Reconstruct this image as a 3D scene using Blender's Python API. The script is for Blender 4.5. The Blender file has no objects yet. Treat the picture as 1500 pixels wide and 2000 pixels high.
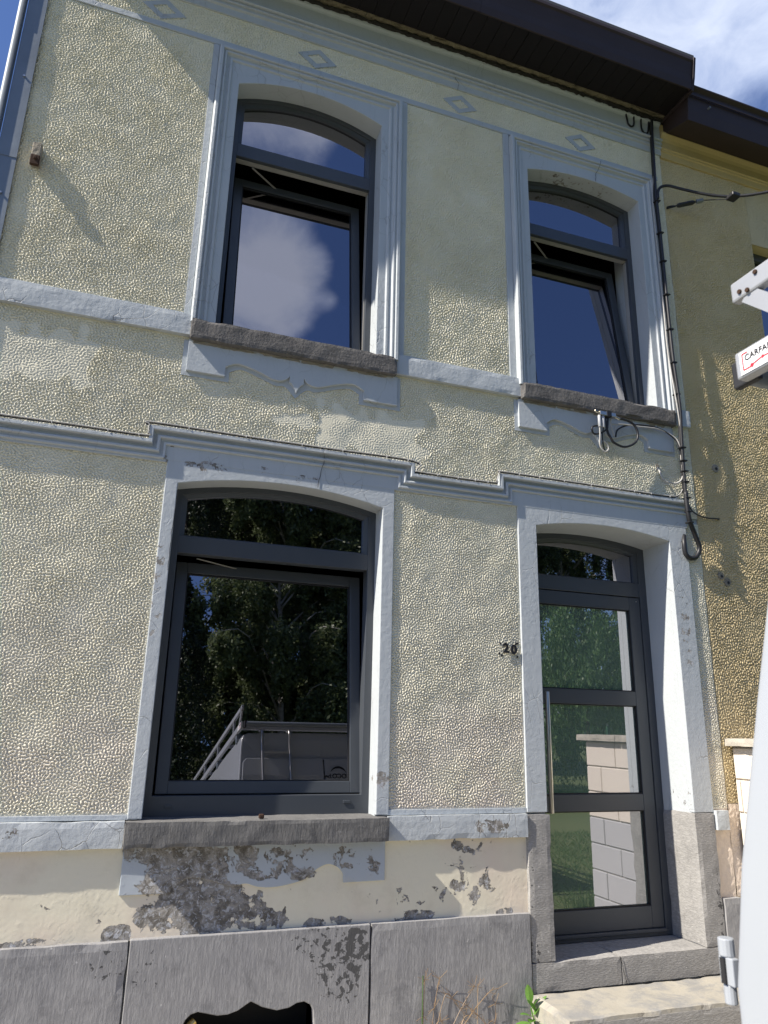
import bpy, bmesh, math, random
import numpy as np
from mathutils import Vector, Matrix, noise as mnoise
random.seed(7); np.random.seed(7)
SC = bpy.context.scene; COL = SC.collection

# ------------------------------------------------------------------ camera
cam = bpy.data.cameras.new("camera"); camo = bpy.data.objects.new("camera", cam); COL.objects.link(camo)
cam.sensor_fit = 'HORIZONTAL'; cam.sensor_width = 36.0; cam.lens = 36.0*1422.77/1500.0
cam.clip_start = 0.05; cam.clip_end = 2000
R = ((0.9425468793672296, 0.11410945970065643, 0.3139815462760851),
     (-0.33338128495406005, 0.26078821404650365, 0.906005753986593),
     (0.021501140376196083, -0.9586284674582011, 0.28384707562570355))
camo.matrix_world = Matrix(((R[0][0], -R[0][1], -R[0][2], 0.0), (R[1][0], -R[1][1], -R[1][2], -4.0),
                            (R[2][0], -R[2][1], -R[2][2], 1.62), (0, 0, 0, 1)))
cam.dof.use_dof = True; cam.dof.focus_distance = 4.6; cam.dof.aperture_fstop = 9.5
SC.camera = camo

# ------------------------------------------------------------------ light
SUN_DIR = Vector((1.0, 0.190, -1.0)).normalized()          # the way the light travels
sun = bpy.data.lights.new("sun", 'SUN'); sun.energy = 5.0; sun.angle = math.radians(0.5); sun.color = (1.0, 0.93, 0.82)
suno = bpy.data.objects.new("sun", sun); COL.objects.link(suno); suno.location = (-20, -6, 24)
suno.rotation_euler = SUN_DIR.to_track_quat('-Z', 'Y').to_euler()

class NT:
    """small helper to write node graphs"""
    def __init__(s, tree): s.t = tree; s.N = tree.nodes; s.L = tree.links
    def set(s, sock, v):
        if v is None: return
        if isinstance(v, bpy.types.NodeSocket): s.L.new(v, sock)
        elif isinstance(v, (tuple, list)) and sock.type == 'RGBA' and len(v) == 3: sock.default_value = (*v, 1)
        else: sock.default_value = v
    def node(s, typ, ins=None, out=0, **props):
        n = s.N.new(typ)
        for k, v in props.items(): setattr(n, k, v)
        for k, v in (ins or {}).items(): s.set(n.inputs[k], v)
        return n.outputs[out]
    def m(s, op, a, b=None, c=None, clamp=False):
        n = s.N.new('ShaderNodeMath'); n.operation = op; n.use_clamp = clamp
        for i, v in enumerate((a, b, c)): s.set(n.inputs[i], v)
        return n.outputs[0]
    def v(s, op, a, b=None, out=0):
        n = s.N.new('ShaderNodeVectorMath'); n.operation = op; s.set(n.inputs[0], a)
        if b is not None: s.set(n.inputs[1 if op != 'SCALE' else 3], b)
        return n.outputs['Value'] if op in ('LENGTH', 'DOT_PRODUCT', 'DISTANCE') else n.outputs[0]
    def mix(s, f, a, b):
        n = s.N.new('ShaderNodeMix'); n.data_type = 'RGBA'; s.set(n.inputs[0], f); s.set(n.inputs[6], a); s.set(n.inputs[7], b)
        return n.outputs[2]
    def ramp(s, f, lo, hi):      # smooth 0..1 between lo and hi
        n = s.N.new('ShaderNodeMapRange'); n.interpolation_type = 'SMOOTHSTEP'; s.set(n.inputs[0], f); s.set(n.inputs[1], lo); s.set(n.inputs[2], hi)
        return n.outputs[0]
    def noise(s, vec, scale, detail=4, rough=0.55, dist=0.0):
        return s.node('ShaderNodeTexNoise', {'Vector': vec, 'Scale': scale, 'Detail': detail, 'Roughness': rough, 'Distortion': dist})
    def blob(s, pos, c, r):     # 1 in the middle, 0 at the ellipsoid of radii r, below 0 beyond
        d = s.v('SUBTRACT', pos, c); d = s.v('DIVIDE', d, r); return s.m('SUBTRACT', 1.0, s.v('LENGTH', d))

# ------------------------------------------------------------------ sky
w = bpy.data.worlds.new("World"); SC.world = w; w.use_nodes = True
t = NT(w.node_tree); t.N.clear()
sky = t.N.new('ShaderNodeTexSky'); sky.sky_type = 'NISHITA'; sky.sun_disc = False
sky.sun_elevation = math.asin(-SUN_DIR.z); sky.sun_rotation = math.atan2(-SUN_DIR.x, -SUN_DIR.y)
sky.air_density = 1.15; sky.dust_density = 0.6; sky.ozone_density = 3.2
d = t.node('ShaderNodeTexCoord', out=0)
d = t.N[-1].outputs['Generated'] if False else d
tc = [n for n in t.N if n.type == 'TEX_COORD'][0]; d = t.v('NORMALIZE', tc.outputs['Generated'])
sep = t.N.new('ShaderNodeSeparateXYZ'); t.L.new(d, sep.inputs[0])
# cloud layer: project the direction on a plane overhead
k = t.m('ADD', t.m('MAXIMUM', sep.outputs[2], 0.0), 0.12)
cx = t.m('DIVIDE', sep.outputs[0], k); cy = t.m('DIVIDE', sep.outputs[1], k)
comb = t.N.new('ShaderNodeCombineXYZ'); t.L.new(cx, comb.inputs[0]); t.L.new(cy, comb.inputs[1])
n1 = t.noise(comb.outputs[0], 1.6, 9, 0.56, 0.35)
n2 = t.noise(comb.outputs[0], 0.55, 3, 0.5); n3 = t.noise(comb.outputs[0], 9.5, 9, 0.62, .5)
field = t.m('ADD', t.m('ADD', t.m('MULTIPLY', n1, 0.75), t.m('MULTIPLY', n2, 0.35)), t.m('MULTIPLY', n3, 0.50))
for c_, s_, a_ in (((0.52, 0.50, 0.70), 0.36, 0.42), ((0.590, 0.468, 0.657), 0.030, -0.27), ((-0.19, 0.74, 0.64), 0.40, -0.30),
                   ((0.132, -0.671, 0.73), 0.045, 0.30), ((0.10, -0.665, 0.74), 0.07, 0.30), ((0.12, -0.63, 0.77), 0.05, 0.22), ((0.16, -0.70, 0.695), 0.035, 0.16),
                   ((0.206, -0.665, 0.718), 0.013, 0.30), ((0.188, -0.632, 0.752), 0.018, 0.22), ((0.232, -0.61, 0.758), 0.05, -0.40), ((0.245, -0.69, 0.680), 0.045, -0.35),
                   ((0.08, -0.72, 0.688), 0.05, 0.20), ((0.20, -0.712, 0.673), 0.03, -0.20), ((0.50, -0.58, 0.64), 0.17, -0.42), ((0.45, -0.65, 0.61), 0.10, -0.2)):
    c_ = Vector(c_).normalized()
    dist = t.v('DISTANCE', d, tuple(c_))
    g = t.m('MULTIPLY', t.m('SUBTRACT', 1.0, t.ramp(dist, 0.0, s_*2.0)), a_)
    field = t.m('ADD', field, g)
cov = t.ramp(field, 0.80, 1.12)
dens = t.ramp(t.m('ADD', field, t.m('MULTIPLY', n3, .35)), 1.10, 1.60)
cloudc = t.mix(dens, (4.2, 5.2, 7.8), (7.8, 8.6, 10.4))
skyc = t.mix(0.40, sky.outputs[0], t.node('ShaderNodeMixRGB', {'Fac': 1.0, 'Color1': sky.outputs[0], 'Color2': (0.72, 1.0, 1.9)}, blend_type='MULTIPLY'))
col = t.mix(t.m('MULTIPLY', cov, 0.93), skyc, cloudc)
bg = t.N.new('ShaderNodeBackground'); t.L.new(col, bg.inputs[0]); bg.inputs[1].default_value = 0.060
wo = t.N.new('ShaderNodeOutputWorld'); t.L.new(bg.outputs[0], wo.inputs[0])

SC.view_settings.view_transform = 'Standard'; SC.view_settings.look = 'None'
SC.view_settings.exposure = 0.86; SC.view_settings.gamma = 1.0; SC.view_settings.use_curve_mapping = False
SC.cycles.max_bounces = 8; SC.cycles.transparent_max_bounces = 12

# ------------------------------------------------------------------ materials
def mat(name, build, rough=0.8, metal=0.0, spec=0.3, bump_dist=0.004):
    m = bpy.data.materials.new(name); m.use_nodes = True; t = NT(m.node_tree); t.N.clear()
    b = t.N.new('ShaderNodeBsdfPrincipled'); o = t.N.new('ShaderNodeOutputMaterial'); t.L.new(b.outputs[0], o.inputs[0])
    b.inputs['Roughness'].default_value = rough; b.inputs['Metallic'].default_value = metal
    b.inputs['Specular IOR Level'].default_value = spec
    pos = t.node('ShaderNodeNewGeometry')
    r = build(t, pos)
    colr, h = r[0], r[1]
    t.set(b.inputs['Base Color'], colr)
    if len(r) > 2 and r[2] is not None: t.set(b.inputs['Roughness'], r[2])
    if h is not None:
        bn = t.node('ShaderNodeBump', {'Height': h, 'Distance': bump_dist, 'Strength': 1.0}); t.L.new(bn, b.inputs['Normal'])
    return m

def scl(t, pos, s): return t.v('MULTIPLY', pos, s)

def b_stucco(base, pink, dirt):
    def f(t, pos):
        sepz = t.N.new('ShaderNodeSeparateXYZ'); t.L.new(pos, sepz.inputs[0])
        lowmix = t.m('MULTIPLY', t.ramp(t.m('ADD', sepz.outputs[2], t.m('MULTIPLY', t.noise(pos, 1.3, 3), 1.6)), 3.3, 1.6), t.ramp(t.noise(pos, 2.3, 5), 0.35, 0.65))
        c = t.mix(t.m('MULTIPLY', lowmix, 0.75), base, pink)
        c = t.mix(t.m('MULTIPLY', t.ramp(t.noise(pos, 1.1, 6, .6), 0.42, 0.72), 0.35), c, dirt)
        spots = t.m('MULTIPLY', t.ramp(t.noise(pos, 26, 3), 0.74, 0.80), t.ramp(t.noise(pos, 1.7, 2), 0.50, 0.65))
        c = t.mix(spots, c, (0.06, 0.055, 0.045))
        return c, t.noise(pos, 320, 3, .6)
    return f
M = {}
M['cream'] = mat('cream_stucco', b_stucco((0.80, 0.75, 0.585), (0.76, 0.665, 0.575), (0.60, 0.57, 0.45)), rough=0.75, bump_dist=0.0012)
M['yellow'] = mat('yellow_stucco', b_stucco((0.64, 0.52, 0.30), (0.62, 0.50, 0.29), (0.52, 0.43, 0.27)), rough=0.85, bump_dist=0.0012)

def cracks(t, pos, scale, stretch=(1, 1, 1), width=0.02, seed=0.0):
    wv = t.v('ADD', scl(t, pos, stretch), t.v('SCALE', t.node('ShaderNodeTexNoise', {'Vector': pos, 'Scale': 9.0, 'Detail': 4.0}, out=1), 0.05))
    e = t.node('ShaderNodeTexVoronoi', {'Vector': t.v('ADD', wv, (seed, seed*2, seed*3)), 'Scale': scale}, out=0, feature='DISTANCE_TO_EDGE')
    return t.m('SUBTRACT', 1.0, t.ramp(e, 0.0, width))

def peel_mask(t, pos, blobs, scale=14.0, thr=0.5, soft=0.03):
    n = t.m('ADD', t.m('MULTIPLY', t.m('SUBTRACT', t.noise(pos, scale, 10, 0.60, 0.35), .5), 1.5), .5)
    acc = None
    for c, r, a in blobs:
        b = t.m('MULTIPLY', t.m('MINIMUM', t.m('MULTIPLY', t.m('MAXIMUM', t.blob(pos, c, r), 0.0), 2.2), 1.0), a)
        acc = b if acc is None else t.m('MAXIMUM', acc, b)
    f = t.m('ADD', n, acc) if acc is not None else n
    return t.ramp(f, thr, thr+soft)

def render_under(t, pos):
    a = t.noise(pos, 16, 8, .65, .5); b_ = t.noise(pos, 38, 8, .7, .8)
    c = t.mix(t.ramp(a, 0.40, 0.58), (0.15, 0.138, 0.12), (0.33, 0.315, 0.295))
    c = t.mix(t.m('MULTIPLY', t.ramp(b_, .52, .60), .85), c, (0.50, 0.515, 0.55))
    return c

def b_trim(blobs, crack=0.35, thr=0.93):
    def f(t, pos):
        c = t.mix(t.noise(pos, 1.8, 5, .6), (0.40, 0.432, 0.455), (0.48, 0.508, 0.522))
        c = t.mix(t.m('MULTIPLY', t.ramp(t.noise(scl(t, pos, (9, 9, 1.3)), 2.2, 5, .65), .5, .75), 0.30), c, (0.36, 0.38, 0.40))
        pk = peel_mask(t, pos, blobs, 22, thr)
        cr = t.m('MULTIPLY', cracks(t, pos, 9, (1, 1, .6), .018), t.ramp(t.noise(pos, 2.1, 3), .48, .6))
        c = t.mix(t.m('MULTIPLY', cr, crack), c, (0.16, 0.15, 0.14))
        c = t.mix(pk, c, render_under(t, pos))
        h = t.m('ADD', t.m('MULTIPLY', t.noise(pos, 34, 5, .55), .55), t.m('MULTIPLY', t.noise(pos, 210, 3, .6), .12))
        h = t.m('SUBTRACT', h, t.m('MULTIPLY', cr, .35)); h = t.m('SUBTRACT', h, t.m('MULTIPLY', pk, .5))
        return c, h
    return f
trim_blobs = [((0.32, 0, 3.01), (0.17, .4, 0.045), .42), ((0.62, 0, 3.03), (0.10, .4, 0.035), .40), ((0.90, 0, 3.01), (0.15, .4, 0.04), .38),
              ((0.13, 0, 2.35), (0.05, .4, 0.5), .36), ((3.56, 0, 2.3), (0.06, .4, 0.5), .36), ((3.0, .1, 5.78), (0.5, .2, 0.04), .33),
              ((0.10, 0, 3.05), (.1, .4, .1), .25), ((3.5, 0, 1.25), (.1, .4, .15), .25), ((1.42, 0, 1.35), (.07, .2, .07), .5)]
M['trim'] = mat('pale_blue_paint', b_trim(trim_blobs), rough=0.6, spec=.35, bump_dist=0.0042)
M['band'] = mat('cracked_pale_blue_paint', b_trim([((-.55, 0, 1.12), (.3, .3, .06), .40), ((2.05, 0, 1.10), (.16, .3, .06), .5), ((1.8, 0, 1.19), (.3, .3, .02), .4)], 0.6), rough=0.6, spec=.35, bump_dist=0.005)
M['diamond'] = mat('faded_blue_grey_paint', b_trim([], .3), rough=.7, bump_dist=.006)
M['cream_trim'] = mat('cream_paint', lambda t, p: (t.mix(t.noise(p, 3, 4), (.60, .56, .42), (.68, .63, .47)), t.noise(p, 40, 4)), rough=.6, bump_dist=.003)

M['creamlow'] = mat('pale_peach_plaster', lambda t, p: (t.mix(t.noise(p, 3, 6, .65), (.62, .51, .42), (.68, .58, .46)), t.noise(p, 26, 6, .6)), .8, bump_dist=.006)
low_blobs = [((0.40, 0, 0.92), (0.27, .5, 0.24), .46), ((0.50, 0, 0.76), (0.40, .5, 0.16), .44), ((0.35, 0, 1.01), (0.27, .5, 0.08), .60), ((.60, 0, .97), (.22, .5, .10), .40),
             ((0.80, 0, 0.95), (0.22, .5, 0.11), .33), ((0.99, 0, 0.93), (0.10, .5, 0.12), .30), ((0.12, 0, 0.655), (0.09, .5, 0.075), .55), ((.80, 0, .70), (.20, .5, .07), .36),
             ((-.25, 0, .65), (.22, .5, .035), .32), ((1.12, 0, .66), (.22, .5, .04), .32), ((1.20, 0, .97), (.14, .5, .08), .22), ((1.95, 0, 1.00), (0.20, .5, 0.06), .28),
             ((1.62, 0, .665), (.14, .5, .05), .38), ((1.94, 0, .82), (.24, .5, .17), .19), ((1.60, 0, .76), (.30, .5, .06), .17), ((2.15, 0, .66), (.08, .5, .03), .34), ((1.36, 0, .95), (.06, .5, .10), .24)]
def b_lowplaster(c1, c2):
    def f(t, pos):
        c = t.mix(t.ramp(t.noise(pos, 1.6, 4), .4, .65), c1, c2)
        c = t.mix(t.m('MULTIPLY', t.ramp(t.noise(pos, 4.5, 6, .65), .5, .75), .35), c, (.50, .44, .33))
        pk = peel_mask(t, pos, low_blobs, 12, 0.77, .015)
        fl = t.m('MULTIPLY', t.ramp(t.noise(pos, 48, 4), .70, .74), t.ramp(t.noise(pos, 3, 2), .45, .6))
        c = t.mix(fl, c, (.13, .12, .11))
        c = t.mix(pk, c, render_under(t, pos))
        lump = t.m('ADD', t.m('MULTIPLY', t.noise(pos, 9, 2, .4), .16), t.m('MULTIPLY', t.m('MAXIMUM', t.noise(pos, 24, 5, .55), .55), .42))
        under = t.m('MULTIPLY', t.noise(pos, 30, 8, .7, .9), 3.0)
        h = t.m('ADD', t.m('MULTIPLY', lump, t.m('SUBTRACT', 1.0, pk)), t.m('MULTIPLY', t.m('SUBTRACT', under, 1.6), pk))
        return c, h
    return f
M['lowcream'] = mat('peeling_cream_plaster', b_lowplaster((0.70, 0.655, 0.52), (0.69, 0.60, 0.49)), rough=.6, bump_dist=.0075)
M['lowblue'] = mat('peeling_pale_blue_plaster', b_lowplaster((0.40, 0.44, 0.48), (0.45, 0.485, 0.52)), rough=.6, bump_dist=.0075)

def b_stone(dark, light, spots, tool=(105, 105, 20), blk=(.05, .05, .05)):
    def f(t, pos):
        c = t.mix(t.noise(pos, 2.2, 6, .6), dark, light)
        g = t.noise(scl(t, pos, tool), 1.0, 3, .6)
        c = t.mix(t.m('MULTIPLY', t.ramp(g, .42, .66), .28), c, tuple(min(1, x*1.5) for x in light))
        c = t.mix(t.m('MULTIPLY', t.ramp(t.noise(pos, 5.5, 7, .7, .6), .52, .70), .5), c, tuple(x*.62 for x in dark))
        c = t.mix(t.m('MULTIPLY', t.ramp(t.noise(pos, 34, 3, .6), .68, .76), .6), c, tuple(min(1, x*1.9) for x in light))
        c = t.mix(t.m('MULTIPLY', t.ramp(t.noise(pos, 60, 4, .7), .6, .72), .4), c, tuple(x*.45 for x in dark))
        pk = peel_mask(t, pos, spots, 30, 0.92, .03) if spots else None
        if pk is not None: c = t.mix(t.m('MULTIPLY', pk, .85), c, blk)
        h = t.m('ADD', t.m('MULTIPLY', g, .8), t.m('MULTIPLY', t.noise(pos, 130, 4, .65), .35))
        return c, h
    return f
M['plinth'] = mat('tooled_bluestone', b_stone((.19, .19, .20), (.29, .285, .28), [((1.27, 0, .54), (.12, .3, .16), .50), ((1.20, 0, .47), (.20, .3, .24), .40), ((1.08, 0, .58), (.22, .3, .12), .34), ((.08, 0, .55), (.14, .3, .10), .28), ((.26, 0, .5), (.1, .3, .2), .27), ((-.6, 0, .3), (.4, .3, .3), .25)]), rough=.85, bump_dist=.0022)
M['sill'] = mat('weathered_sill_stone', b_stone((.085, .084, .084), (.16, .156, .15), [], tool=(85, 85, 22)), rough=.9, bump_dist=.0035)
M['sill_up'] = mat('rough_brown_sill_stone', b_stone((.075, .071, .069), (.145, .138, .132), [], tool=(60, 60, 50)), rough=.95, bump_dist=.005)
M['doorstone'] = mat('door_bluestone', b_stone((.20, .195, .19), (.33, .32, .305), [((2.31, 0, .8), (.03, .3, .5), .30), ((2.31, 0, .45), (.05, .3, .1), .4), ((3.61, 0, .6), (.03, .3, .3), .35)], tool=(45, 45, 150)), rough=.88, bump_dist=.003)
M['step'] = mat('worn_step_stone', lambda t, p: (t.mix(t.ramp(t.noise(p, 5.5, 7, .68, .5), .42, .62), (.34, .315, .265), (.24, .235, .225)), t.noise(p, 30, 6, .6)), rough=.85, bump_dist=.003)
M['coping'] = mat('concrete_coping', b_stone((.32, .29, .25), (.45, .42, .36), [], tool=(9, 9, 9)), rough=.9, bump_dist=.003)

def plain(name, c, rough=.5, metal=0.0, spec=.4, var=.12, nscale=6.0, bump=0.0, bscale=80):
    def f(t, pos):
        oc = t.N.new('ShaderNodeTexCoord').outputs['Object']
        k_ = t.noise(oc, nscale, 5, .6)
        cc = t.mix(k_, tuple(x*(1-var) for x in c), tuple(min(1, x*(1+var)) for x in c))
        return cc, (t.noise(oc, bscale, 4, .6) if bump else None)
    return mat(name, f, rough, metal, spec, bump or .001)
M['frame'] = plain('anthracite_frame', (.056, .063, .073), .38, 0, .5, .10, 3, .0004, 240)
M['seal'] = plain('rubber_seal', (.012, .012, .013), .6)
M['hardware'] = plain('bright_frame_edge', (.42, .40, .36), .4, .3)
M['eave'] = plain('dark_brown_metal', (.042, .030, .030), .55, .0, .3, .25, 4, .001, 9)
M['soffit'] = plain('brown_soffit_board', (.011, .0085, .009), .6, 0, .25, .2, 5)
M['zinc'] = plain('zinc_sheet', (.20, .225, .245), .5, .55, .5, .25, 3, .002, 6)
M['steel'] = plain('brushed_steel', (.55, .52, .46), .28, 1.0, .5, .1)
M['alu'] = plain('aluminium', (.36, .37, .385), .45, .3, .5, .08, 9)
M['black'] = plain('black_rubber', (.018, .018, .020), .45, 0, .4)
M['cablegrey'] = plain('grey_cable_sheath', (.40, .39, .37), .5, 0, .4, .3, 30)
M['clip'] = plain('white_clip', (.5, .5, .48), .4)
M['vanwhite'] = plain('white_van_paint', (.345, .365, .39), .22, 0, .5, .02, 2)
M['plasticblack'] = plain('black_plastic', (.02, .02, .022), .6)
M['vanline'] = plain('panel_gap', (.03, .03, .03), .7)
M['darkpaint'] = plain('black_print', (.015, .015, .018), .5)
M['redpaint'] = plain('red_print', (.62, .03, .05), .5)
M['sticker'] = plain('white_sticker', (.80, .80, .80), .4, var=.02)
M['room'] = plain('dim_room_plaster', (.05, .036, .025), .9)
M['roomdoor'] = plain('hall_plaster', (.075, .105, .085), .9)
M['rust'] = plain('rusty_iron', (.055, .032, .022), .9, 0, .2, .4, 60, .002, 120)
M['brass'] = plain('brass', (.65, .48, .18), .35, .9)
M['block'] = plain('cream_painted_block', (.66, .60, .52), .8, 0, .3, .05, 4, .002, 60)
M['blockgrey'] = plain('grey_block', (.42, .42, .43), .8, 0, .3, .06, 4, .002, 60)  # greyer block colour for the lower courses of the garden wall
M['mortar'] = plain('painted_mortar', (.52, .485, .44), .9)
M['wire'] = plain('green_wire', (.03, .09, .05), .5)
M['bark'] = plain('birch_bark', (.42, .40, .37), .9, 0, .2, .5, 5, .01, 8)
M['barkdark'] = plain('dark_bark', (.07, .055, .045), .9, 0, .2, .4, 5, .01, 8)
M['rubbertyre'] = plain('tyre_rubber', (.02, .02, .02), .8)
M['lampred'] = plain('red_lamp', (.5, .02, .02), .2)
M['darkglass'] = plain('tinted_glass', (.02, .022, .025), .05, 0, .8, .02)
M['drain'] = plain('crumbling_render', (.28, .25, .20), .95, 0, .2, .4, 20, .01, 40)
M['grime'] = plain('black_grime', (.03, .028, .025), .95, 0, .2, .6, 18, .01, 40)
M['lip'] = plain('dirty_cornice_edge', (.17, .145, .095), .95, 0, .2, .7, 14, .01, 40)
M['tile'] = plain('roof_slate', (.06, .06, .065), .7)

def leafmat(name, c, c2, trans=.35):
    m = bpy.data.materials.new(name); m.use_nodes = True; t = NT(m.node_tree); t.N.clear()
    g = t.node('ShaderNodeNewGeometry'); geo = [n for n in t.N if n.type == 'NEW_GEOMETRY'][0]
    rnd = geo.outputs['Random Per Island']
    cc = t.mix(rnd, c, c2)
    b = t.N.new('ShaderNodeBsdfPrincipled'); t.set(b.inputs['Base Color'], cc); b.inputs['Roughness'].default_value = .5
    tr = t.N.new('ShaderNodeBsdfTranslucent'); t.set(tr.inputs[0], cc)
    mx = t.N.new('ShaderNodeMixShader'); mx.inputs[0].default_value = trans
    t.L.new(b.outputs[0], mx.inputs[1]); t.L.new(tr.outputs[0], mx.inputs[2])
    o = t.N.new('ShaderNodeOutputMaterial'); t.L.new(mx.outputs[0], o.inputs[0]); return m
M['leaf'] = leafmat('birch_leaf', (.10, .135, .055), (.17, .21, .10))
M['conifer'] = leafmat('conifer_needles', (.018, .032, .016), (.032, .052, .022), .15)
M['hedge'] = leafmat('hedge_leaf', (.05, .11, .03), (.11, .20, .05))
M['plant'] = leafmat('broad_leaf', (.10, .24, .04), (.18, .34, .07))
M['dry'] = leafmat('dry_stalk', (.26, .17, .10), (.38, .27, .16), .2)
M['grassb'] = leafmat('grass_blade', (.06, .13, .03), (.13, .21, .06))

def glassmat(name, refl, tint, rough=0.0, haze=0.0, hazec=(.1, .14, .11)):
    m = bpy.data.materials.new(name); m.use_nodes = True; t = NT(m.node_tree); t.N.clear()
    tr = t.N.new('ShaderNodeBsdfTransparent'); tr.inputs[0].default_value = (*tint, 1)
    gl = t.N.new('ShaderNodeBsdfGlossy'); gl.inputs['Roughness'].default_value = rough; gl.inputs[0].default_value = (.95, .93, 1.0, 1)
    fr = t.N.new('ShaderNodeFresnel'); fr.inputs[0].default_value = 1.5
    f = t.m('ADD', refl, t.m('MULTIPLY', fr.outputs[0], .8), clamp=True)
    base = tr.outputs[0]
    if haze:
        df = t.N.new('ShaderNodeBsdfDiffuse'); df.inputs[0].default_value = (*hazec, 1)
        h = t.N.new('ShaderNodeMixShader'); h.inputs[0].default_value = haze; t.L.new(base, h.inputs[1]); t.L.new(df.outputs[0], h.inputs[2]); base = h.outputs[0]
    mx = t.N.new('ShaderNodeMixShader'); t.L.new(f, mx.inputs[0]); t.L.new(base, mx.inputs[1]); t.L.new(gl.outputs[0], mx.inputs[2])
    o = t.N.new('ShaderNodeOutputMaterial'); t.L.new(mx.outputs[0], o.inputs[0]); return m
M['glass'] = glassmat('window_glass', .27, (.20, .20, .21))
M['doorglass'] = glassmat('door_glass', .33, (.45, .62, .52), 0.0, .85, (.13, .185, .155))

# ------------------------------------------------------------------ mesh helpers
IDENT = Matrix.Identity(4)
def empty(name, loc, label, cat, group=None, rz=0.0):
    o = bpy.data.objects.new(name, None); COL.objects.link(o); o.location = loc; o.rotation_euler = (0, 0, rz)
    o.empty_display_size = .2; tag(o, label, cat, group); return o
def tag(o, label=None, cat=None, group=None, kind=None):
    if label: o['label'] = label
    if cat: o['category'] = cat
    if group: o['group'] = group
    if kind: o['kind'] = kind
    return o
def attach(o, parent):
    if parent is None: return
    o.parent = parent
    if parent.type == 'EMPTY': o.matrix_parent_inverse = (Matrix.Translation(parent.location) @ parent.rotation_euler.to_matrix().to_4x4()).inverted()
def mk(name, verts, faces, m, parent=None, smooth=False, bevel=0.0, mats=None, local=False, seg=2):
    me = bpy.data.meshes.new(name); me.from_pydata(verts, [], faces); me.validate(); me.update()
    for mm in (mats or [m]): me.materials.append(mm)
    if smooth: me.polygons.foreach_set('use_smooth', [True]*len(me.polygons))
    o = bpy.data.objects.new(name, me); COL.objects.link(o)
    if local: o.parent = parent
    else: attach(o, parent)
    if bevel:
        b = o.modifiers.new('bevel', 'BEVEL'); b.width = bevel; b.segments = seg; b.limit_method = 'ANGLE'; b.angle_limit = math.radians(40)
    return o
class MB:
    def __init__(s): s.v = []; s.f = []
    def add(s, vs, fs):
        n = len(s.v); s.v += [tuple(p) for p in vs]; s.f += [tuple(i+n for i in f) for f in fs]; return s
    def box(s, x0, x1, y0, y1, z0, z1):
        return s.add([(x0, y0, z0), (x1, y0, z0), (x1, y1, z0), (x0, y1, z0), (x0, y0, z1), (x1, y0, z1), (x1, y1, z1), (x0, y1, z1)],
                     [(0, 1, 5, 4), (1, 2, 6, 5), (2, 3, 7, 6), (3, 0, 4, 7), (4, 5, 6, 7), (3, 2, 1, 0)])
    def prism(s, poly, y0, y1):        # polygon in x-z, front at y0 (towards the street), counter-clockwise seen from the street
        a = sum(poly[i][0]*poly[(i+1) % len(poly)][1]-poly[(i+1) % len(poly)][0]*poly[i][1] for i in range(len(poly)))
        if a < 0: poly = poly[::-1]
        n = len(poly)
        vs = [(x, y0, z) for x, z in poly]+[(x, y1, z) for x, z in poly]
        fs = [tuple(range(n)), tuple(range(2*n-1, n-1, -1))]+[(i+n, (i+1) % n+n, (i+1) % n, i) for i in range(n)]
        return s.add(vs, fs)
    def bar(s, a, b, wd, ht, up=(0, 0, 1)):
        a = Vector(a); b = Vector(b); d = (b-a).normalized(); u = Vector(up); r = d.cross(u).normalized(); u = r.cross(d)
        vs = []
        for p in (a, b):
            for i, j in ((-1, -1), (1, -1), (1, 1), (-1, 1)): vs.append(p+r*i*wd/2+u*j*ht/2)
        return s.add(vs, [(0, 1, 2, 3), (7, 6, 5, 4), (0, 4, 5, 1), (1, 5, 6, 2), (2, 6, 7, 3), (3, 7, 4, 0)])
    def tube(s, pts, r, n=8, smoothpts=0, caps=True):
        pts = [Vector(p) for p in pts]
        if smoothpts: pts = catmull(pts, smoothpts)
        rings = []; prev = None
        for i, p in enumerate(pts):
            d = (pts[min(i+1, len(pts)-1)]-pts[max(i-1, 0)]).normalized()
            if prev is None: u = d.orthogonal().normalized()
            else:
                u = prev-d*prev.dot(d); u = u.normalized() if u.length > 1e-6 else d.orthogonal().normalized()
            prev = u; v_ = d.cross(u); rr = r(i/(len(pts)-1)) if callable(r) else r
            rings.append([p+(u*math.cos(2*math.pi*k/n)+v_*math.sin(2*math.pi*k/n))*rr for k in range(n)])
        vs = [q for rg in rings for q in rg]; fs = []
        for i in range(len(rings)-1):
            for k in range(n): fs.append((i*n+k, i*n+(k+1) % n, (i+1)*n+(k+1) % n, (i+1)*n+k))
        if caps: fs.append(tuple(range(n-1, -1, -1))); fs.append(tuple((len(rings)-1)*n+k for k in range(n)))
        return s.add(vs, fs)
    def build(s, name, m, parent=None, **k): return mk(name, s.v, s.f, m, parent, **k)
def catmull(P, k):
    out = []
    for i in range(len(P)-1):
        p0, p1, p2, p3 = P[max(i-1, 0)], P[i], P[i+1], P[min(i+2, len(P)-1)]
        for j in range(k):
            u = j/k
            out.append(0.5*((2*p1)+(p2-p0)*u+(2*p0-5*p1+4*p2-p3)*u*u+(3*p1-p0-3*p2+p3)*u**3))
    return out+[P[-1]]
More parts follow.
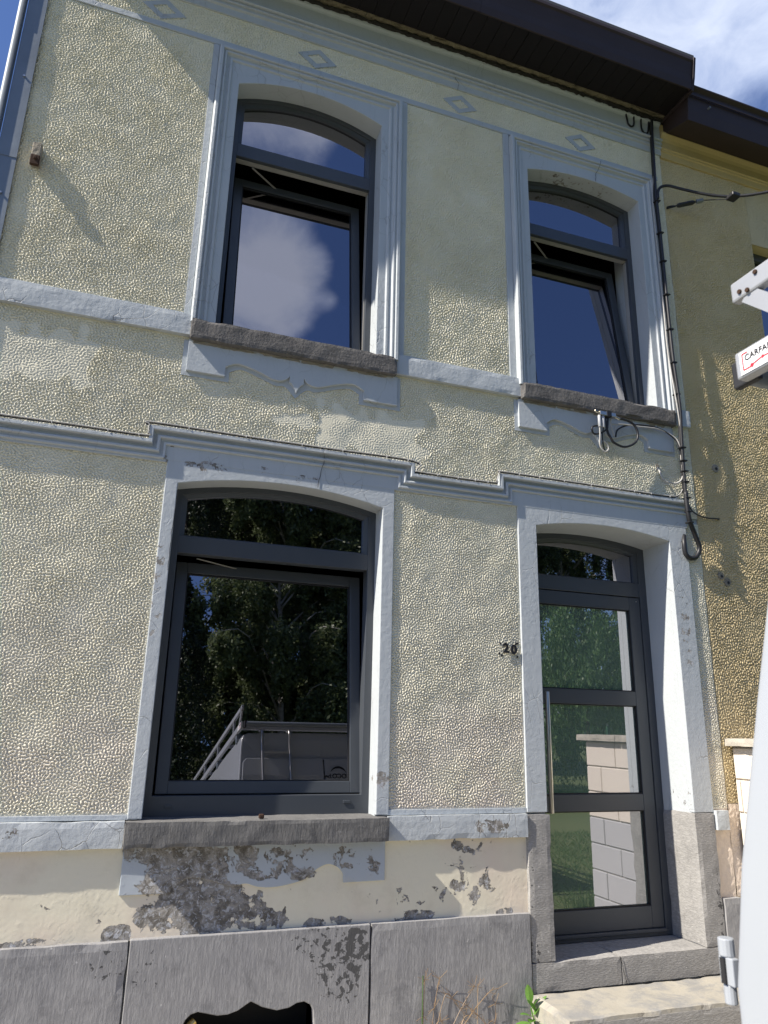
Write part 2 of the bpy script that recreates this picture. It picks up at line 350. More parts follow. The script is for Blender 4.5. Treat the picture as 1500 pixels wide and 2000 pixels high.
def sweep(path, prof, closed=False):
    """profile (u,y) swept along an x-z path; u is measured to the right-hand side of the travel direction, mitred corners"""
    n = len(path); P = [Vector((p[0], p[1])) for p in path]; vs = []; k = len(prof)
    for i in range(n):
        d0 = (P[i]-P[i-1]).normalized() if i > 0 else None; d1 = (P[i+1]-P[i]).normalized() if i < n-1 else None
        if d0 is None: d0 = d1
        if d1 is None: d1 = d0
        n0 = Vector((d0.y, -d0.x)); n1 = Vector((d1.y, -d1.x)); mm = (n0+n1).normalized(); s = 1/max(.3, mm.dot(n0))
        for u, y in prof: q = P[i]+mm*s*u; vs.append((q.x, y, q.y))
    fs = []
    for i in range(n-1):
        for j in range(k-1): fs.append((i*k+j, i*k+j+1, (i+1)*k+j+1, (i+1)*k+j))
    fs.append(tuple(range(k-1, -1, -1))); fs.append(tuple((n-1)*k+j for j in range(k)))
    return vs, fs
def rough_box(x0, x1, y0, y1, z0, z1, step=.03, amp=.004, chip=.0, nscale=12.0, seed=0.0, fit=None):
    """stone block as a fine box shell, its faces and arrises unevenly worn"""
    bm = bmesh.new(); idx = {}
    nx = max(1, round((x1-x0)/step)); ny = max(1, round((y1-y0)/step)); nz = max(1, round((z1-z0)/step))
    def V(i, j, k):
        if (i, j, k) not in idx:
            p = Vector((x0+(x1-x0)*i/nx, y0+(y1-y0)*j/ny, z0+(z1-z0)*k/nz)); q = p*nscale+Vector((seed, seed, seed))
            p2 = p+Vector((mnoise.noise(q), mnoise.noise(q+Vector((7, 0, 0))), mnoise.noise(q+Vector((0, 9, 0)))))*amp
            ed = (i in (0, nx))+(j in (0, ny))+(k in (0, nz))
            if ed >= 2 and chip:
                c = Vector(((x0+x1)/2-p.x if i in (0, nx) else 0, (y0+y1)/2-p.y if j in (0, ny) else 0, (z0+z1)/2-p.z if k in (0, nz) else 0))
                c = Vector([math.copysign(1, a) if abs(a) > 1e-9 else 0 for a in c]); a_ = mnoise.noise(p*9+Vector((seed, 3, 1)))
                p2 += c*(chip*.35+chip*max(0, a_-.12)*2.8)
            idx[(i, j, k)] = bm.verts.new(p2)
        return idx[(i, j, k)]
    def Q(a, b, c, d): bm.faces.new((V(*a), V(*b), V(*c), V(*d)))
    for i in range(nx):
        for k in range(nz):
            Q((i, 0, k), (i+1, 0, k), (i+1, 0, k+1), (i, 0, k+1)); Q((i, ny, k+1), (i+1, ny, k+1), (i+1, ny, k), (i, ny, k))
        for j in range(ny):
            Q((i, j, nz), (i+1, j, nz), (i+1, j+1, nz), (i, j+1, nz)); Q((i, j+1, 0), (i+1, j+1, 0), (i+1, j, 0), (i, j, 0))
    for j in range(ny):
        for k in range(nz):
            Q((0, j+1, k), (0, j, k), (0, j, k+1), (0, j+1, k+1)); Q((nx, j, k), (nx, j+1, k), (nx, j+1, k+1), (nx, j, k+1))
    vs = [tuple(v.co) for v in bm.verts]; bm.verts.index_update(); fs = [tuple(v.index for v in f.verts) for f in bm.faces]; bm.free()
    return vs, fs
def arch_pts(x0, x1, zs, rise, n=14, off=0.0):
    """points of a segmental arch from x0 to x1, springing at zs"""
    wd = x1-x0; Rr = (wd*wd/4+rise*rise)/(2*rise); cx, cz = (x0+x1)/2, zs+rise-Rr
    a = math.asin(min(1, wd/2/Rr)); out = []
    for i in range(n+1):
        th = -a+2*a*i/n; out.append((cx+Rr*math.sin(th), cz+Rr*math.cos(th)))
    return out

def text_mesh(s, size, thick=.002, bold=0.0, mirror=False):
    cu = bpy.data.curves.new('lettering', 'FONT'); cu.body = s; cu.size = size; cu.extrude = thick; cu.offset = bold; cu.align_x = 'CENTER'; cu.align_y = 'CENTER'
    o = bpy.data.objects.new('lettering', cu); COL.objects.link(o); dg = bpy.context.evaluated_depsgraph_get()
    me = bpy.data.meshes.new_from_object(o.evaluated_get(dg)); bpy.data.objects.remove(o); 
    return me

def stucco(name, x0, x1, z0, z1, m, parent, step=.0038, amp=.0037, wave=.0148, y=0.0, und=.0013, smooth_areas=(), seed=1, kind=None):
    rs = np.random.RandomState(seed)
    nx = int(round((x1-x0)/step))+1; nz = int(round((z1-z0)/step))+1
    fx = np.fft.fftfreq(nx, step)[None, :]; fz = np.fft.fftfreq(nz, step)[:, None]; fr = np.hypot(fx, fz)
    W = np.fft.fft2(rs.randn(nz, nx))
    def band(f0, bw): 
        g = np.real(np.fft.ifft2(W*np.exp(-((fr-f0)/bw)**2))); return g/g.std()
    h = np.tanh(1.5*(band(1/wave, .30/wave)+.35*band(1/(wave*.62), .3/wave))+.1)
    h2 = band(1/(wave*.5), .35/wave)*.22
    big = np.real(np.fft.ifft2(W*np.exp(-(fr/5.5)**2))); big = np.tanh(big/big.std()*.7)*1.5
    env = np.real(np.fft.ifft2(np.fft.fft2(rs.randn(nz, nx))*np.exp(-(fr/4.0)**2))); env = 1+.13*env/env.std(); env = np.clip(env, .65, 1.5)
    X, Z = np.meshgrid(np.linspace(x0, x1, nx), np.linspace(z0, z1, nz))
    a = env*amp
    for (ax0, ax1, az0, az1, k) in smooth_areas:
        wob = .03*band(6.0, 4.0)
        dx = np.minimum(X-ax0, ax1-X)+wob; dz = np.minimum(Z-az0, az1-Z)+wob; dd = np.clip(np.minimum(dx, dz)/.02, 0, 1); a = a*(1-dd*(1-k))
    edge = np.minimum(np.minimum(X-x0, x1-X), np.minimum(Z-z0, z1-Z)); a = a*np.clip(edge/.012, .15, 1)
    Yv = y-(h+h2)*a-big*und
    V = np.stack([X, Yv, Z], -1).reshape(-1, 3).astype(np.float32)
    i = np.arange(nz-1)[:, None]*nx+np.arange(nx-1)[None, :]
    F = np.stack([i, i+1, i+nx+1, i+nx], -1).reshape(-1, 4).astype(np.int32)
    me = bpy.data.meshes.new(name); me.vertices.add(len(V)); me.vertices.foreach_set('co', V.ravel())
    me.loops.add(F.size); me.loops.foreach_set('vertex_index', F.ravel()); me.polygons.add(len(F))
    me.polygons.foreach_set('loop_start', np.arange(0, F.size, 4, dtype=np.int32)); me.polygons.foreach_set('loop_total', np.full(len(F), 4, dtype=np.int32))
    me.update(calc_edges=True); me.polygons.foreach_set('use_smooth', np.ones(len(F), dtype=bool)); me.materials.append(m)
    o = bpy.data.objects.new(name, me); COL.objects.link(o); attach(o, parent); 
    if kind: o['kind'] = kind
    return o

# ================================================================== THE GROUND
GZ = 0.135
def ground_col(t, p):
    c = t.mix(t.noise(p, .5, 6), (.07, .10, .035), (.13, .15, .06)); return c, t.noise(p, 9, 6, .7)
M['groundgrass'] = mat('rough_grass_ground', ground_col, .95, bump_dist=.05)
M['paving'] = mat('concrete_paving', lambda t, p: (t.mix(t.noise(p, 3, 6, .65), (.34, .31, .26), (.48, .44, .36)), t.noise(p, 60, 5, .6)), .9, bump_dist=.003)
M['gravel'] = mat('gravel_drive', lambda t, p: (t.mix(t.noise(p, 40, 4, .7), (.13, .125, .11), (.34, .32, .29)), t.noise(p, 55, 4, .7)), .95, bump_dist=.02)
M['asphalt'] = mat('asphalt', lambda t, p: (t.mix(t.noise(p, 90, 4, .7), (.035, .035, .037), (.07, .07, .07)), t.noise(p, 90, 4, .7)), .9, bump_dist=.006)
mk('ground', [(-500, -500, GZ-.092), (500, -500, GZ-.092), (500, 500, GZ-.092), (-500, 500, GZ-.092)], [(0, 1, 2, 3)], M['groundgrass'])['kind'] = 'structure'
MB().box(-9, 3.84, -1.25, .02, GZ-.3, GZ-.012).build('pavement', M['paving'], bevel=.004)['kind'] = 'structure'
MB().box(-30, 3.84, -1.40, -1.252, GZ-.3, GZ+.004).build('kerb', M['coping'], bevel=.01)['kind'] = 'structure'
MB().box(-30, 3.3, -9.4, -1.402, GZ-.3, GZ-.085).build('driveway', M['gravel'])['kind'] = 'structure'

# ================================================================== CREAM HOUSE
HX0, HX1 = -.955, 3.77
house = empty('cream_house', (1.4, 0, GZ), 'cream stucco terraced house with pale blue window surrounds and dark grey windows', 'house')
YW, YD = .12, .27
A_ = dict(x0=.289, x1=1.301, z0=3.90, zs=5.725, rise=.105)
B_ = dict(x0=2.477, x1=3.49, z0=3.90, zs=5.73, rise=.070)
L_ = dict(x0=.172, x1=1.374, z0=1.16, zs=2.893, rise=.072)
D_ = dict(x0=2.432, x1=3.488, z0=.40, zs=2.905, rise=.055)
# wall core in pieces round the openings
wm = MB(); T1 = .34
def col_(x0, x1, z0, z1): wm.box(x0, x1, .014, T1, z0, z1)
def lintel(o, ztop, y1=T1):
    ar = arch_pts(o['x0']-.002, o['x1']+.002, o['zs']+.001, o['rise'])
    wm.prism([(o['x0']-.002, ztop)]+ar+[(o['x1']+.002, ztop)], .014, y1)
col_(HX0, L_['x0']-.002, -.3, 3.3); col_(L_['x1']+.002, D_['x0']-.002, -.3, 3.3); col_(D_['x1']+.002, HX1, -.3, 3.3)
lintel(L_, 3.3); lintel(D_, 3.3); col_(L_['x0'], L_['x1'], .40, L_['z0']-.02)
for xa, xb in ((L_['x0'], .40), (1.12, L_['x1'])): col_(xa, xb, -.3, .40)
col_(D_['x0'], D_['x1'], -.3, .385)
col_(HX0, A_['x0']-.002, 3.3, 6.9); col_(A_['x1']+.002, B_['x0']-.002, 3.3, 6.9); col_(B_['x1']+.002, HX1, 3.3, 6.9)
lintel(A_, 6.9); lintel(B_, 6.9); col_(A_['x0'], A_['x1'], 3.3, A_['z0']-.02); col_(B_['x0'], B_['x1'], 3.3, B_['z0']-.02)
wm.build('wall', M['trim'], house)
# the rest of the building shell
sh = MB(); sh.box(HX0, HX0+.02, T1+.001, 8.0, -.3, 6.9); sh.box(HX1-.02, HX1, T1+.001, 8.0, -.3, 6.9); sh.box(HX0+.02, HX1-.02, 7.8, 8.0, -.3, 6.9)
sh.build('side_wall', M['cream'], house)
# stucco panels
stucco('stucco_panel', HX0+.03, .102, 3.934, 6.004, M['cream'], house, step=.0038, amp=.0046, wave=.0162, seed=11)
stucco('stucco_panel', 1.497, 2.276, 3.934, 6.004, M['cream'], house, step=.0039, amp=.0048, wave=.0175, seed=12)
stucco('stucco_panel', HX0+.03, 3.715, 6.050, 6.282, M['cream'], house, step=.0044, amp=.0042, wave=.017, seed=13)
stucco('stucco_panel', HX0+.03, 3.765, 3.100, 3.800, M['cream'], house, step=.0038, amp=.0043, wave=.0156, seed=14,
       smooth_areas=((-1.2, -.33, 3.38, 3.70, .3), (.95, 1.62, 3.22, 3.52, .25), (.72, 1.05, 3.33, 3.42, .2)))
stucco('stucco_panel', HX0+.03, .106, 1.190, 3.050, M['cream'], house, step=.0036, seed=15)
stucco('stucco_panel', 1.446, 2.296, 1.195, 3.080, M['cream'], house, step=.0037, seed=16)
stucco('stucco_panel', 3.640, 3.765, 1.170, 3.060, M['cream'], house, step=.0039, seed=17)
stucco('stucco_panel', 3.655, 3.765, 3.800, 6.28, M['cream'], house, step=.0043, seed=18)
# lower smooth plaster
stucco('lower_plaster', HX0+.03, 2.292, .640, 1.045, M['lowcream'], house, step=.010, amp=.0005, wave=.022, und=.0005, seed=19)
stucco('lower_plaster', 3.640, 3.765, .640, 1.17, M['creamlow'], house, step=.010, amp=.0012, wave=.06, und=.002, seed=20)
# thin painted bands round the panels
for xa, xb, ya, za, zb in ((HX0+.03, 3.715, -.0095, 6.006, 6.048), (.1035, .140, -.0080, 3.936, 6.004), (1.452, 1.495, -.0080, 3.80, 6.004), (2.2775, 2.325, -.0080, 3.936, 6.004),
                           (HX0+.03, .150, -.0095, 1.166, 1.189), (1.42, 2.296, -.0095, 1.166, 1.194), (HX0+.03, .102, -.0085, 3.9345, 3.952), (1.497, 2.276, -.0085, 3.9345, 3.950)):
    MB().box(xa, xb, ya, .014, za, zb).build('painted_band', M['trim'], house, bevel=.0015)
# upper window surrounds
def surround(o, xl, xr, ztop):
    prof = [(0, .004), (0, -.012), (.004, -.044), (.010, -.049), (.026, -.049), (.029, -.046), (.031, -.034), (.036, -.032), (.040, -.040), (.050, -.040), (.053, -.034), (.055, -.024), (.066, -.018), (.072, -.017), (.076, -.026), (.090, -.026), (.094, -.018), (.098, -.0165), (.098, .004)]
    vs, fs = sweep([(xl, 3.885), (xl, ztop), (xr, ztop), (xr, 3.885)], prof)
    s = mk('window_surround', vs, fs, M['trim'], house, bevel=.0012, seg=1)
    ar = arch_pts(o['x0'], o['x1'], o['zs'], o['rise'])
    poly = [(xl+.094, 3.885), (xl+.094, ztop-.094), (xr-.094, ztop-.094), (xr-.094, 3.885), (o['x1'], 3.885)]+ar[::-1]+[(o['x0'], 3.885)]
    p = MB().prism(poly, -.0155, .030).build('face_plate', M['trim'], s, bevel=.003)
surround(A_, .142, 1.450, 5.985); surround(B_, 2.327, 3.640, 5.985)
# ground floor window and door surrounds
ar = arch_pts(L_['x0'], L_['x1'], L_['zs'], L_['rise'])
MB().prism([(.104, 1.168), (.104, 3.10), (1.448, 3.10), (1.448, 1.168), (L_['x1'], 1.168)]+ar[::-1]+[(L_['x0'], 1.168)], -.0125, .030).build('window_surround', M['trim'], house, bevel=.004)
ar = arch_pts(D_['x0'], D_['x1'], D_['zs'], D_['rise'])
MB().prism([(2.298, 1.168), (2.298, 3.10), (3.642, 3.10), (3.642, 1.150), (D_['x1'], 1.150)]+ar[::-1]+[(D_['x0'], 1.168)], -.0145, .030).build('door_surround', M['trim'], house, bevel=.004)
# string course stepping up over window and door
pr_ = [(0, .004), (0, -.044), (.003, -.048), (.020, -.048), (.0225, -.045), (.024, -.024), (.030, -.014), (.044, -.012), (.046, -.030), (.052, -.036), (.062, -.035), (.066, -.018), (.080, -.0135), (.083, -.026), (.095, -.026), (.098, -.0135), (.112, -.0135), (.112, .004)]
path = [(HX0+.02, 3.118), (-.008, 3.118), (-.008, 3.200), (1.566, 3.200), (1.566, 3.130), (2.162, 3.130), (2.162, 3.214), (3.655, 3.214)]
vs, fs = sweep(path, pr_); mk('string_course', vs, fs, M['trim'], house, bevel=.0015, seg=1)
MB().box(-.005, 1.563, -.0140, .004, 3.02, 3.115).box(2.166, 3.652, -.0155, .004, 3.02, 3.13).build('string_course_backing', M['trim'], house)
# cornice under the eaves
pc = [(0, .004), (0, -.040), (.018, -.044), (.034, -.040), (.044, -.028), (.056, -.022), (.186, -.022), (.190, -.046), (.206, -.050), (.210, -.046), (.214, -.026), (.224, -.024), (.228, -.038), (.240, -.038), (.244, -.022), (.256, -.020), (.260, -.030), (.272, -.029), (.277, -.014), (.330, -.012), (.330, .004)]
vs, fs = sweep([(HX0+.02, 6.610), (3.775, 6.610)], pc); mk('cornice', vs, fs, M['trim'], house, bevel=.0015, seg=1)
rb2 = rough_box(HX0+.02, 3.79, -.062, .0, 6.588, 6.618, .02, .012, .008, 31, 5); mk('grimy_joint', *rb2, M['grime'], house)
rb = rough_box(HX0+.02, 3.80, -.092, .0, 6.620, 6.655, .02, .009, .01, 25); mk('crumbling_edge', *rb, M['lip'], house)
# diamonds in the frieze
for i, (cx_, cz_) in enumerate(((-.235, 6.158), (.812, 6.150), (1.92, 6.150), (2.98, 6.150))):
    o_, i_ = MB(), None
    a, b2, a2, b3 = .140, .086, .076, .046
    outer = [(cx_-a, cz_+.008), (cx_+.012, cz_+b2), (cx_+a, cz_-.012), (cx_-.012, cz_-b2)]
    inner = [(cx_-a2, cz_+.004), (cx_+.006, cz_+b3), (cx_+a2, cz_-.006), (cx_-.006, cz_-b3)]
    vs = [(x, -.0075, z) for x, z in outer+inner]+[(x, .003, z) for x, z in outer+inner]; fs = []
    for q in range(4):
        r_ = (q+1) % 4; fs += [(q, 4+q, 4+r_, r_), (8+q, 8+r_, r_, q), (12+q, 4+q, 4+r_, 12+r_)[::1]]
    mk('diamond_ornament', vs, fs, M['diamond'], house)
# sill level bands
vs, fs = rough_box(HX0+.02, .150, -.034, .004, 3.798, 3.934, .03, .0025, .003, 10, 1); mk('sill_band', vs, fs, M['band'], house)
vs, fs = rough_box(1.440, 2.345, -.034, .004, 3.796, 3.933, .03, .0025, .003, 10, 2); mk('sill_band', vs, fs, M['band'], house)
vs, fs = rough_box(3.640, 3.772, -.030, .004, 3.80, 3.934, .03, .0025, .003, 10, 2); mk('sill_band', vs, fs, M['band'], house)
vs, fs = rough_box(HX0+.02, .096, -.036, .004, 1.042, 1.165, .03, .0025, .003, 10, 3); mk('sill_band', vs, fs, M['band'], house)
vs, fs = rough_box(1.436, 2.288, -.036, .004, 1.040, 1.165, .03, .0025, .004, 10, 4); mk('sill_band', vs, fs, M['band'], house)
vs, fs = rough_box(3.640, 3.735, -.040, .004, 1.047, 1.163, .03, .0025, .004, 10, 5); mk('sill_band', vs, fs, M['band'], house)
# sills
def sill(x0, x1, ya, yb, z0, z1, m, chip, seed):
    vs, fs = rough_box(x0, x1, ya, yb, z0, z1, .02, .0035, chip, 14, seed); return mk('window_sill', vs, fs, M[m], house)
sill(.150, 1.432, -.065, .15, 3.770, 3.898, 'sill_up', .007, 3)
sill(2.340, 3.612, -.065, .15, 3.778, 3.902, 'sill_up', .007, 5)
sill(.096, 1.428, -.088, .15, 1.046, 1.163, 'sill', .004, 9)
rb = rough_box(.17, 1.42, -.03, .003, 3.750, 3.771, .02, .006, .005, 30); mk('sill_underbed', *rb, M['drain'], house)
rb = rough_box(2.36, 3.59, -.03, .003, 3.758, 3.779, .02, .006, .005, 30, 4); mk('sill_underbed', *rb, M['drain'], house)
# shaped aprons under the sills
def curve2(pts): return [(v.x, v.z) for v in catmull([Vector((x, 0, z)) for x, z in pts], 5)]
def apron(xc, zt, hw, zb, m='trim', y=-.026, up=True, d=.0):
    z1, z2, zm, ztip = zb, zb+.062, zb+.030, zb-.030
    L1 = [(xc-hw*.66, zb+.062)]+curve2([(xc-hw*.66, zb+.062), (xc-hw*.55, zb+.095), (xc-hw*.38, zb+.072), (xc-hw*.20, zb+.032), (xc-hw*.10, zb+.048), (xc-hw*.068, zb+.075)])
    tip = [(xc-hw*.068, zb+.035)]+curve2([(xc-hw*.068, zb+.035), (xc-hw*.035, zb+.018), (xc, zb-.028)])
    left = [(xc-hw, zt), (xc-hw, zb), (xc-hw*.66, zb)]+L1+tip
    right = [(2*xc-x, z) for x, z in left[::-1]]
    return MB().prism(left+right[1:], y, .004).build('sill_apron', M[m], house, bevel=.004)
def apron_back(xc, zt, hw, zb, e=.026, m='trim'):
    left = [(xc-hw-e, zt), (xc-hw-e, zb-e), (xc-hw*.66+e, zb-e)]+curve2([(xc-hw*.66+e, zb+.040), (xc-hw*.52, zb+.068), (xc-hw*.38, zb+.046), (xc-hw*.20, zb+.006), (xc-hw*.10, zb+.006), (xc, zb-.058)])
    right = [(2*xc-x, z) for x, z in left[::-1]]
    return MB().prism(left+right[1:], -.0075, .004).build('apron_margin', M[m], house)
apron(.799, 3.775, .650, 3.576); apron_back(.799, 3.775, .650, 3.576)
apron(2.958, 3.780, .632, 3.580); apron_back(2.958, 3.780, .632, 3.580)
pts = [(.105, 1.047), (.105, .835), (.90, .835)]
left = [(.105, 1.048), (.105, .835), (.34, .835)]+curve2([(.34, .86), (.42, .90), (.52, .885), (.62, .855), (.70, .862), (.76, .845), (.84, .840), (.93, .852), (1.0, .872), (1.06, .915), (1.12, .936), (1.175, .918), (1.205, .885)])+[(1.205, .845), (1.432, .848), (1.432, 1.048)]
MB().prism(left, -.012, .002).build('sill_apron', M['lowblue'], house, bevel=.003)
# plinth stones: left, middle with the shaped vent opening, right, and beyond the door
vs, fs = rough_box(HX0+.0, .171, -.032, .004, -.2, .646, .035, .003, .003, 9, 1); mk('plinth_stone', vs, fs, M['plinth'], house)
vent = [(.452, .225), (.452, .289), (.460, .305), (.481, .324), (.513, .332), (.561, .320), (.604, .309), (.652, .309), (.699, .321), (.731, .339), (.759, .354), (.790, .339), (.815, .326), (.886, .306), (.945, .312), (.985, .329), (1.020, .332), (1.052, .316), (1.066, .293), (1.074, .225)]
MB().prism([(.179, -.2), (.179, .650), (1.352, .650), (1.352, -.2), (1.074, -.2)]+vent[::-1]+[(.452, -.2)], -.033, .004).build('plinth_stone', M['plinth'], house, bevel=.004)
vs, fs = rough_box(1.360, 2.286, -.033, .004, -.2, .652, .035, .003, .003, 9, 3); mk('plinth_stone', vs, fs, M['plinth'], house)
vs, fs = rough_box(3.64, HX1, -.033, .004, -.2, .66, .035, .003, .003, 9, 5); mk('plinth_stone', vs, fs, M['plinth'], house)
# basement vent recess
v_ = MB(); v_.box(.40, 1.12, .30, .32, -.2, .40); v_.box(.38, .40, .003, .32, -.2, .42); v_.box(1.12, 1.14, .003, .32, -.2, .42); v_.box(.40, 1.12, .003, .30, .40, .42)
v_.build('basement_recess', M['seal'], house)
# door stones and threshold
vs, fs = rough_box(2.291, 2.442, -.024, .29, .402, 1.158, .03, .0035, .006, 11, 2); mk('door_stone', vs, fs, M['doorstone'], house)
vs, fs = rough_box(3.480, 3.634, -.024, .29, .402, 1.148, .03, .0035, .006, 11, 6); mk('door_stone', vs, fs, M['doorstone'], house)
for xa, xb, sd in ((2.292, 2.868, 3), (2.872, 3.70, 4)):
    vs, fs = rough_box(xa, xb, -.026, .37, .258, .400, .03, .003, .003, 8, sd); mk('threshold_stone', vs, fs, M['doorstone'], house)
# zinc flashing down the left edge, in overlapping lengths, with a rolled edge
zs_ = [-.1, 1.55, 3.05, 4.72, 5.62, 6.62]
for i in range(5):
    f = MB(); y_ = -.022-.003*(i % 2)
    f.box(HX0-.055, HX0+.045, y_, y_+.003, zs_[i]+.001, zs_[i+1]+.015); f.box(HX0-.058, HX0-.055, y_, .30, zs_[i]+.001, zs_[i+1]+.015)
    f.build('zinc_flashing', M['zinc'], house, bevel=.001)
MB().tube([(HX0-.085, -.02, -.1), (HX0-.085, -.02, 6.7)], .022, 12).build('rainwater_pipe', M['zinc'], house, smooth=True)
for z in (1.0, 2.9, 4.47, 5.3):
    MB().tube([(HX0-.0, -.024, z), (HX0-.0, -.032, z)], .007, 8).build('flashing_screw', M['steel'], house)

# ---- eaves
EX1 = 3.80
eav = MB(); eav.box(HX0-.02, EX1-.004, -.004, .34, 6.66, 6.9); eaves = eav.build('eaves', M['soffit'], house)
nb = 42; bw = (EX1-(HX0-.02))/nb
MB().box(HX0-.02, EX1-.006, -.385, -.006, 6.640, 6.650).build('soffit_backing', M['seal'], eaves)
bd = MB().box(-.5*bw+.0010, .5*bw-.0010, -.388, -.092, 6.622, 6.634).build('soffit_board', M['soffit'], eaves, bevel=.0015, seg=1)
bd.location.x = HX0-.02+bw/2
for i in range(1, nb):
    c = bd.copy(); COL.objects.link(c); c.location.x = HX0-.02+bw*(i+.5); c.location.z = random.uniform(-.0012, .0012)
fpro = [(-.40, 6.600), (-.388, 6.600), (-.388, 6.70), (-.395, 6.86), (-.452, 6.872), (-.452, 6.845), (-.440, 6.83), (-.425, 6.76), (-.418, 6.72), (-.412, 6.66)]
def extr_x(prof, x0, x1):
    n = len(prof); a = sum(prof[i][0]*prof[(i+1) % n][1]-prof[(i+1) % n][0]*prof[i][1] for i in range(n))
    if a < 0: prof = prof[::-1]
    vs = [(x0, y, z) for y, z in prof]+[(x1, y, z) for y, z in prof]
    return vs, [tuple(range(n-1, -1, -1)), tuple(range(n, 2*n))]+[(i, (i+1) % n, (i+1) % n+n, i+n) for i in range(n)]
vs, fs = extr_x(fpro, HX0-.04, 1.9); mk('fascia', vs, fs, M['eave'], eaves, bevel=.002)
vs, fs = extr_x([(y+.0015, z+.0015) for y, z in fpro], 1.902, EX1-.012); mk('fascia', vs, fs, M['eave'], eaves, bevel=.002)
vs, fs = extr_x([(-.005, 6.61), (-.395, 6.595), (-.425, 6.70), (-.458, 6.875), (-.30, 6.90), (-.005, 6.90)], EX1-.010, EX1+.012); mk('eaves_end_cap', vs, fs, M['eave'], eaves, bevel=.003)
MB().add(*extr_x([(-.45, 6.85), (-.45, 6.90), (4.2, 9.0), (8.2, 6.9)], HX0-.05, EX1)).build('roof', M['tile'], house)

# ---- windows
def ring(x0, x1, z0, zs, rise, wd, y0, y1, wb=None):
    """arched frame: outer outline with the arch on top, members wd wide"""
    wb = wb or wd
    out = [(x0, z0)]+arch_pts(x0, x1, zs, rise, 16)+[(x1, z0)]
    xi0, xi1 = x0+wd, x1-wd
    k_ = (xi1-xi0)/(x1-x0)
    inn = [(xi0, z0+wb)]+arch_pts(xi0, xi1, zs-wd*.62, rise*k_, 16)+[(xi1, z0+wb)]
    n = len(out); vs = [(x, y0, z) for x, z in out+inn]+[(x, y1, z) for x, z in out+inn]; fs = []
    for i in range(n):
        j = (i+1) % n
        fs += [(i, j, n+j, n+i)[::-1], (2*n+i, 3*n+i, 3*n+j, 2*n+j)[::-1], (i, 2*n+i, 2*n+j, j)[::-1], (n+i, n+j, 3*n+j, 3*n+i)[::-1]]
    return vs, fs, inn
def recalc(o):
    bm = bmesh.new(); bm.from_mesh(o.data); bmesh.ops.recalc_face_normals(bm, faces=bm.faces); bm.to_mesh(o.data); bm.free(); return o
def rect_ring(mb, x0, x1, z0, z1, wd, y0, y1):
    mb.box(x0, x0+wd, y0, y1, z0, z1); mb.box(x1-wd, x1, y0, y1, z0, z1); mb.box(x0+wd, x1-wd, y0, y1, z0, z0+wd); mb.box(x0+wd, x1-wd, y0, y1, z1-wd, z1)
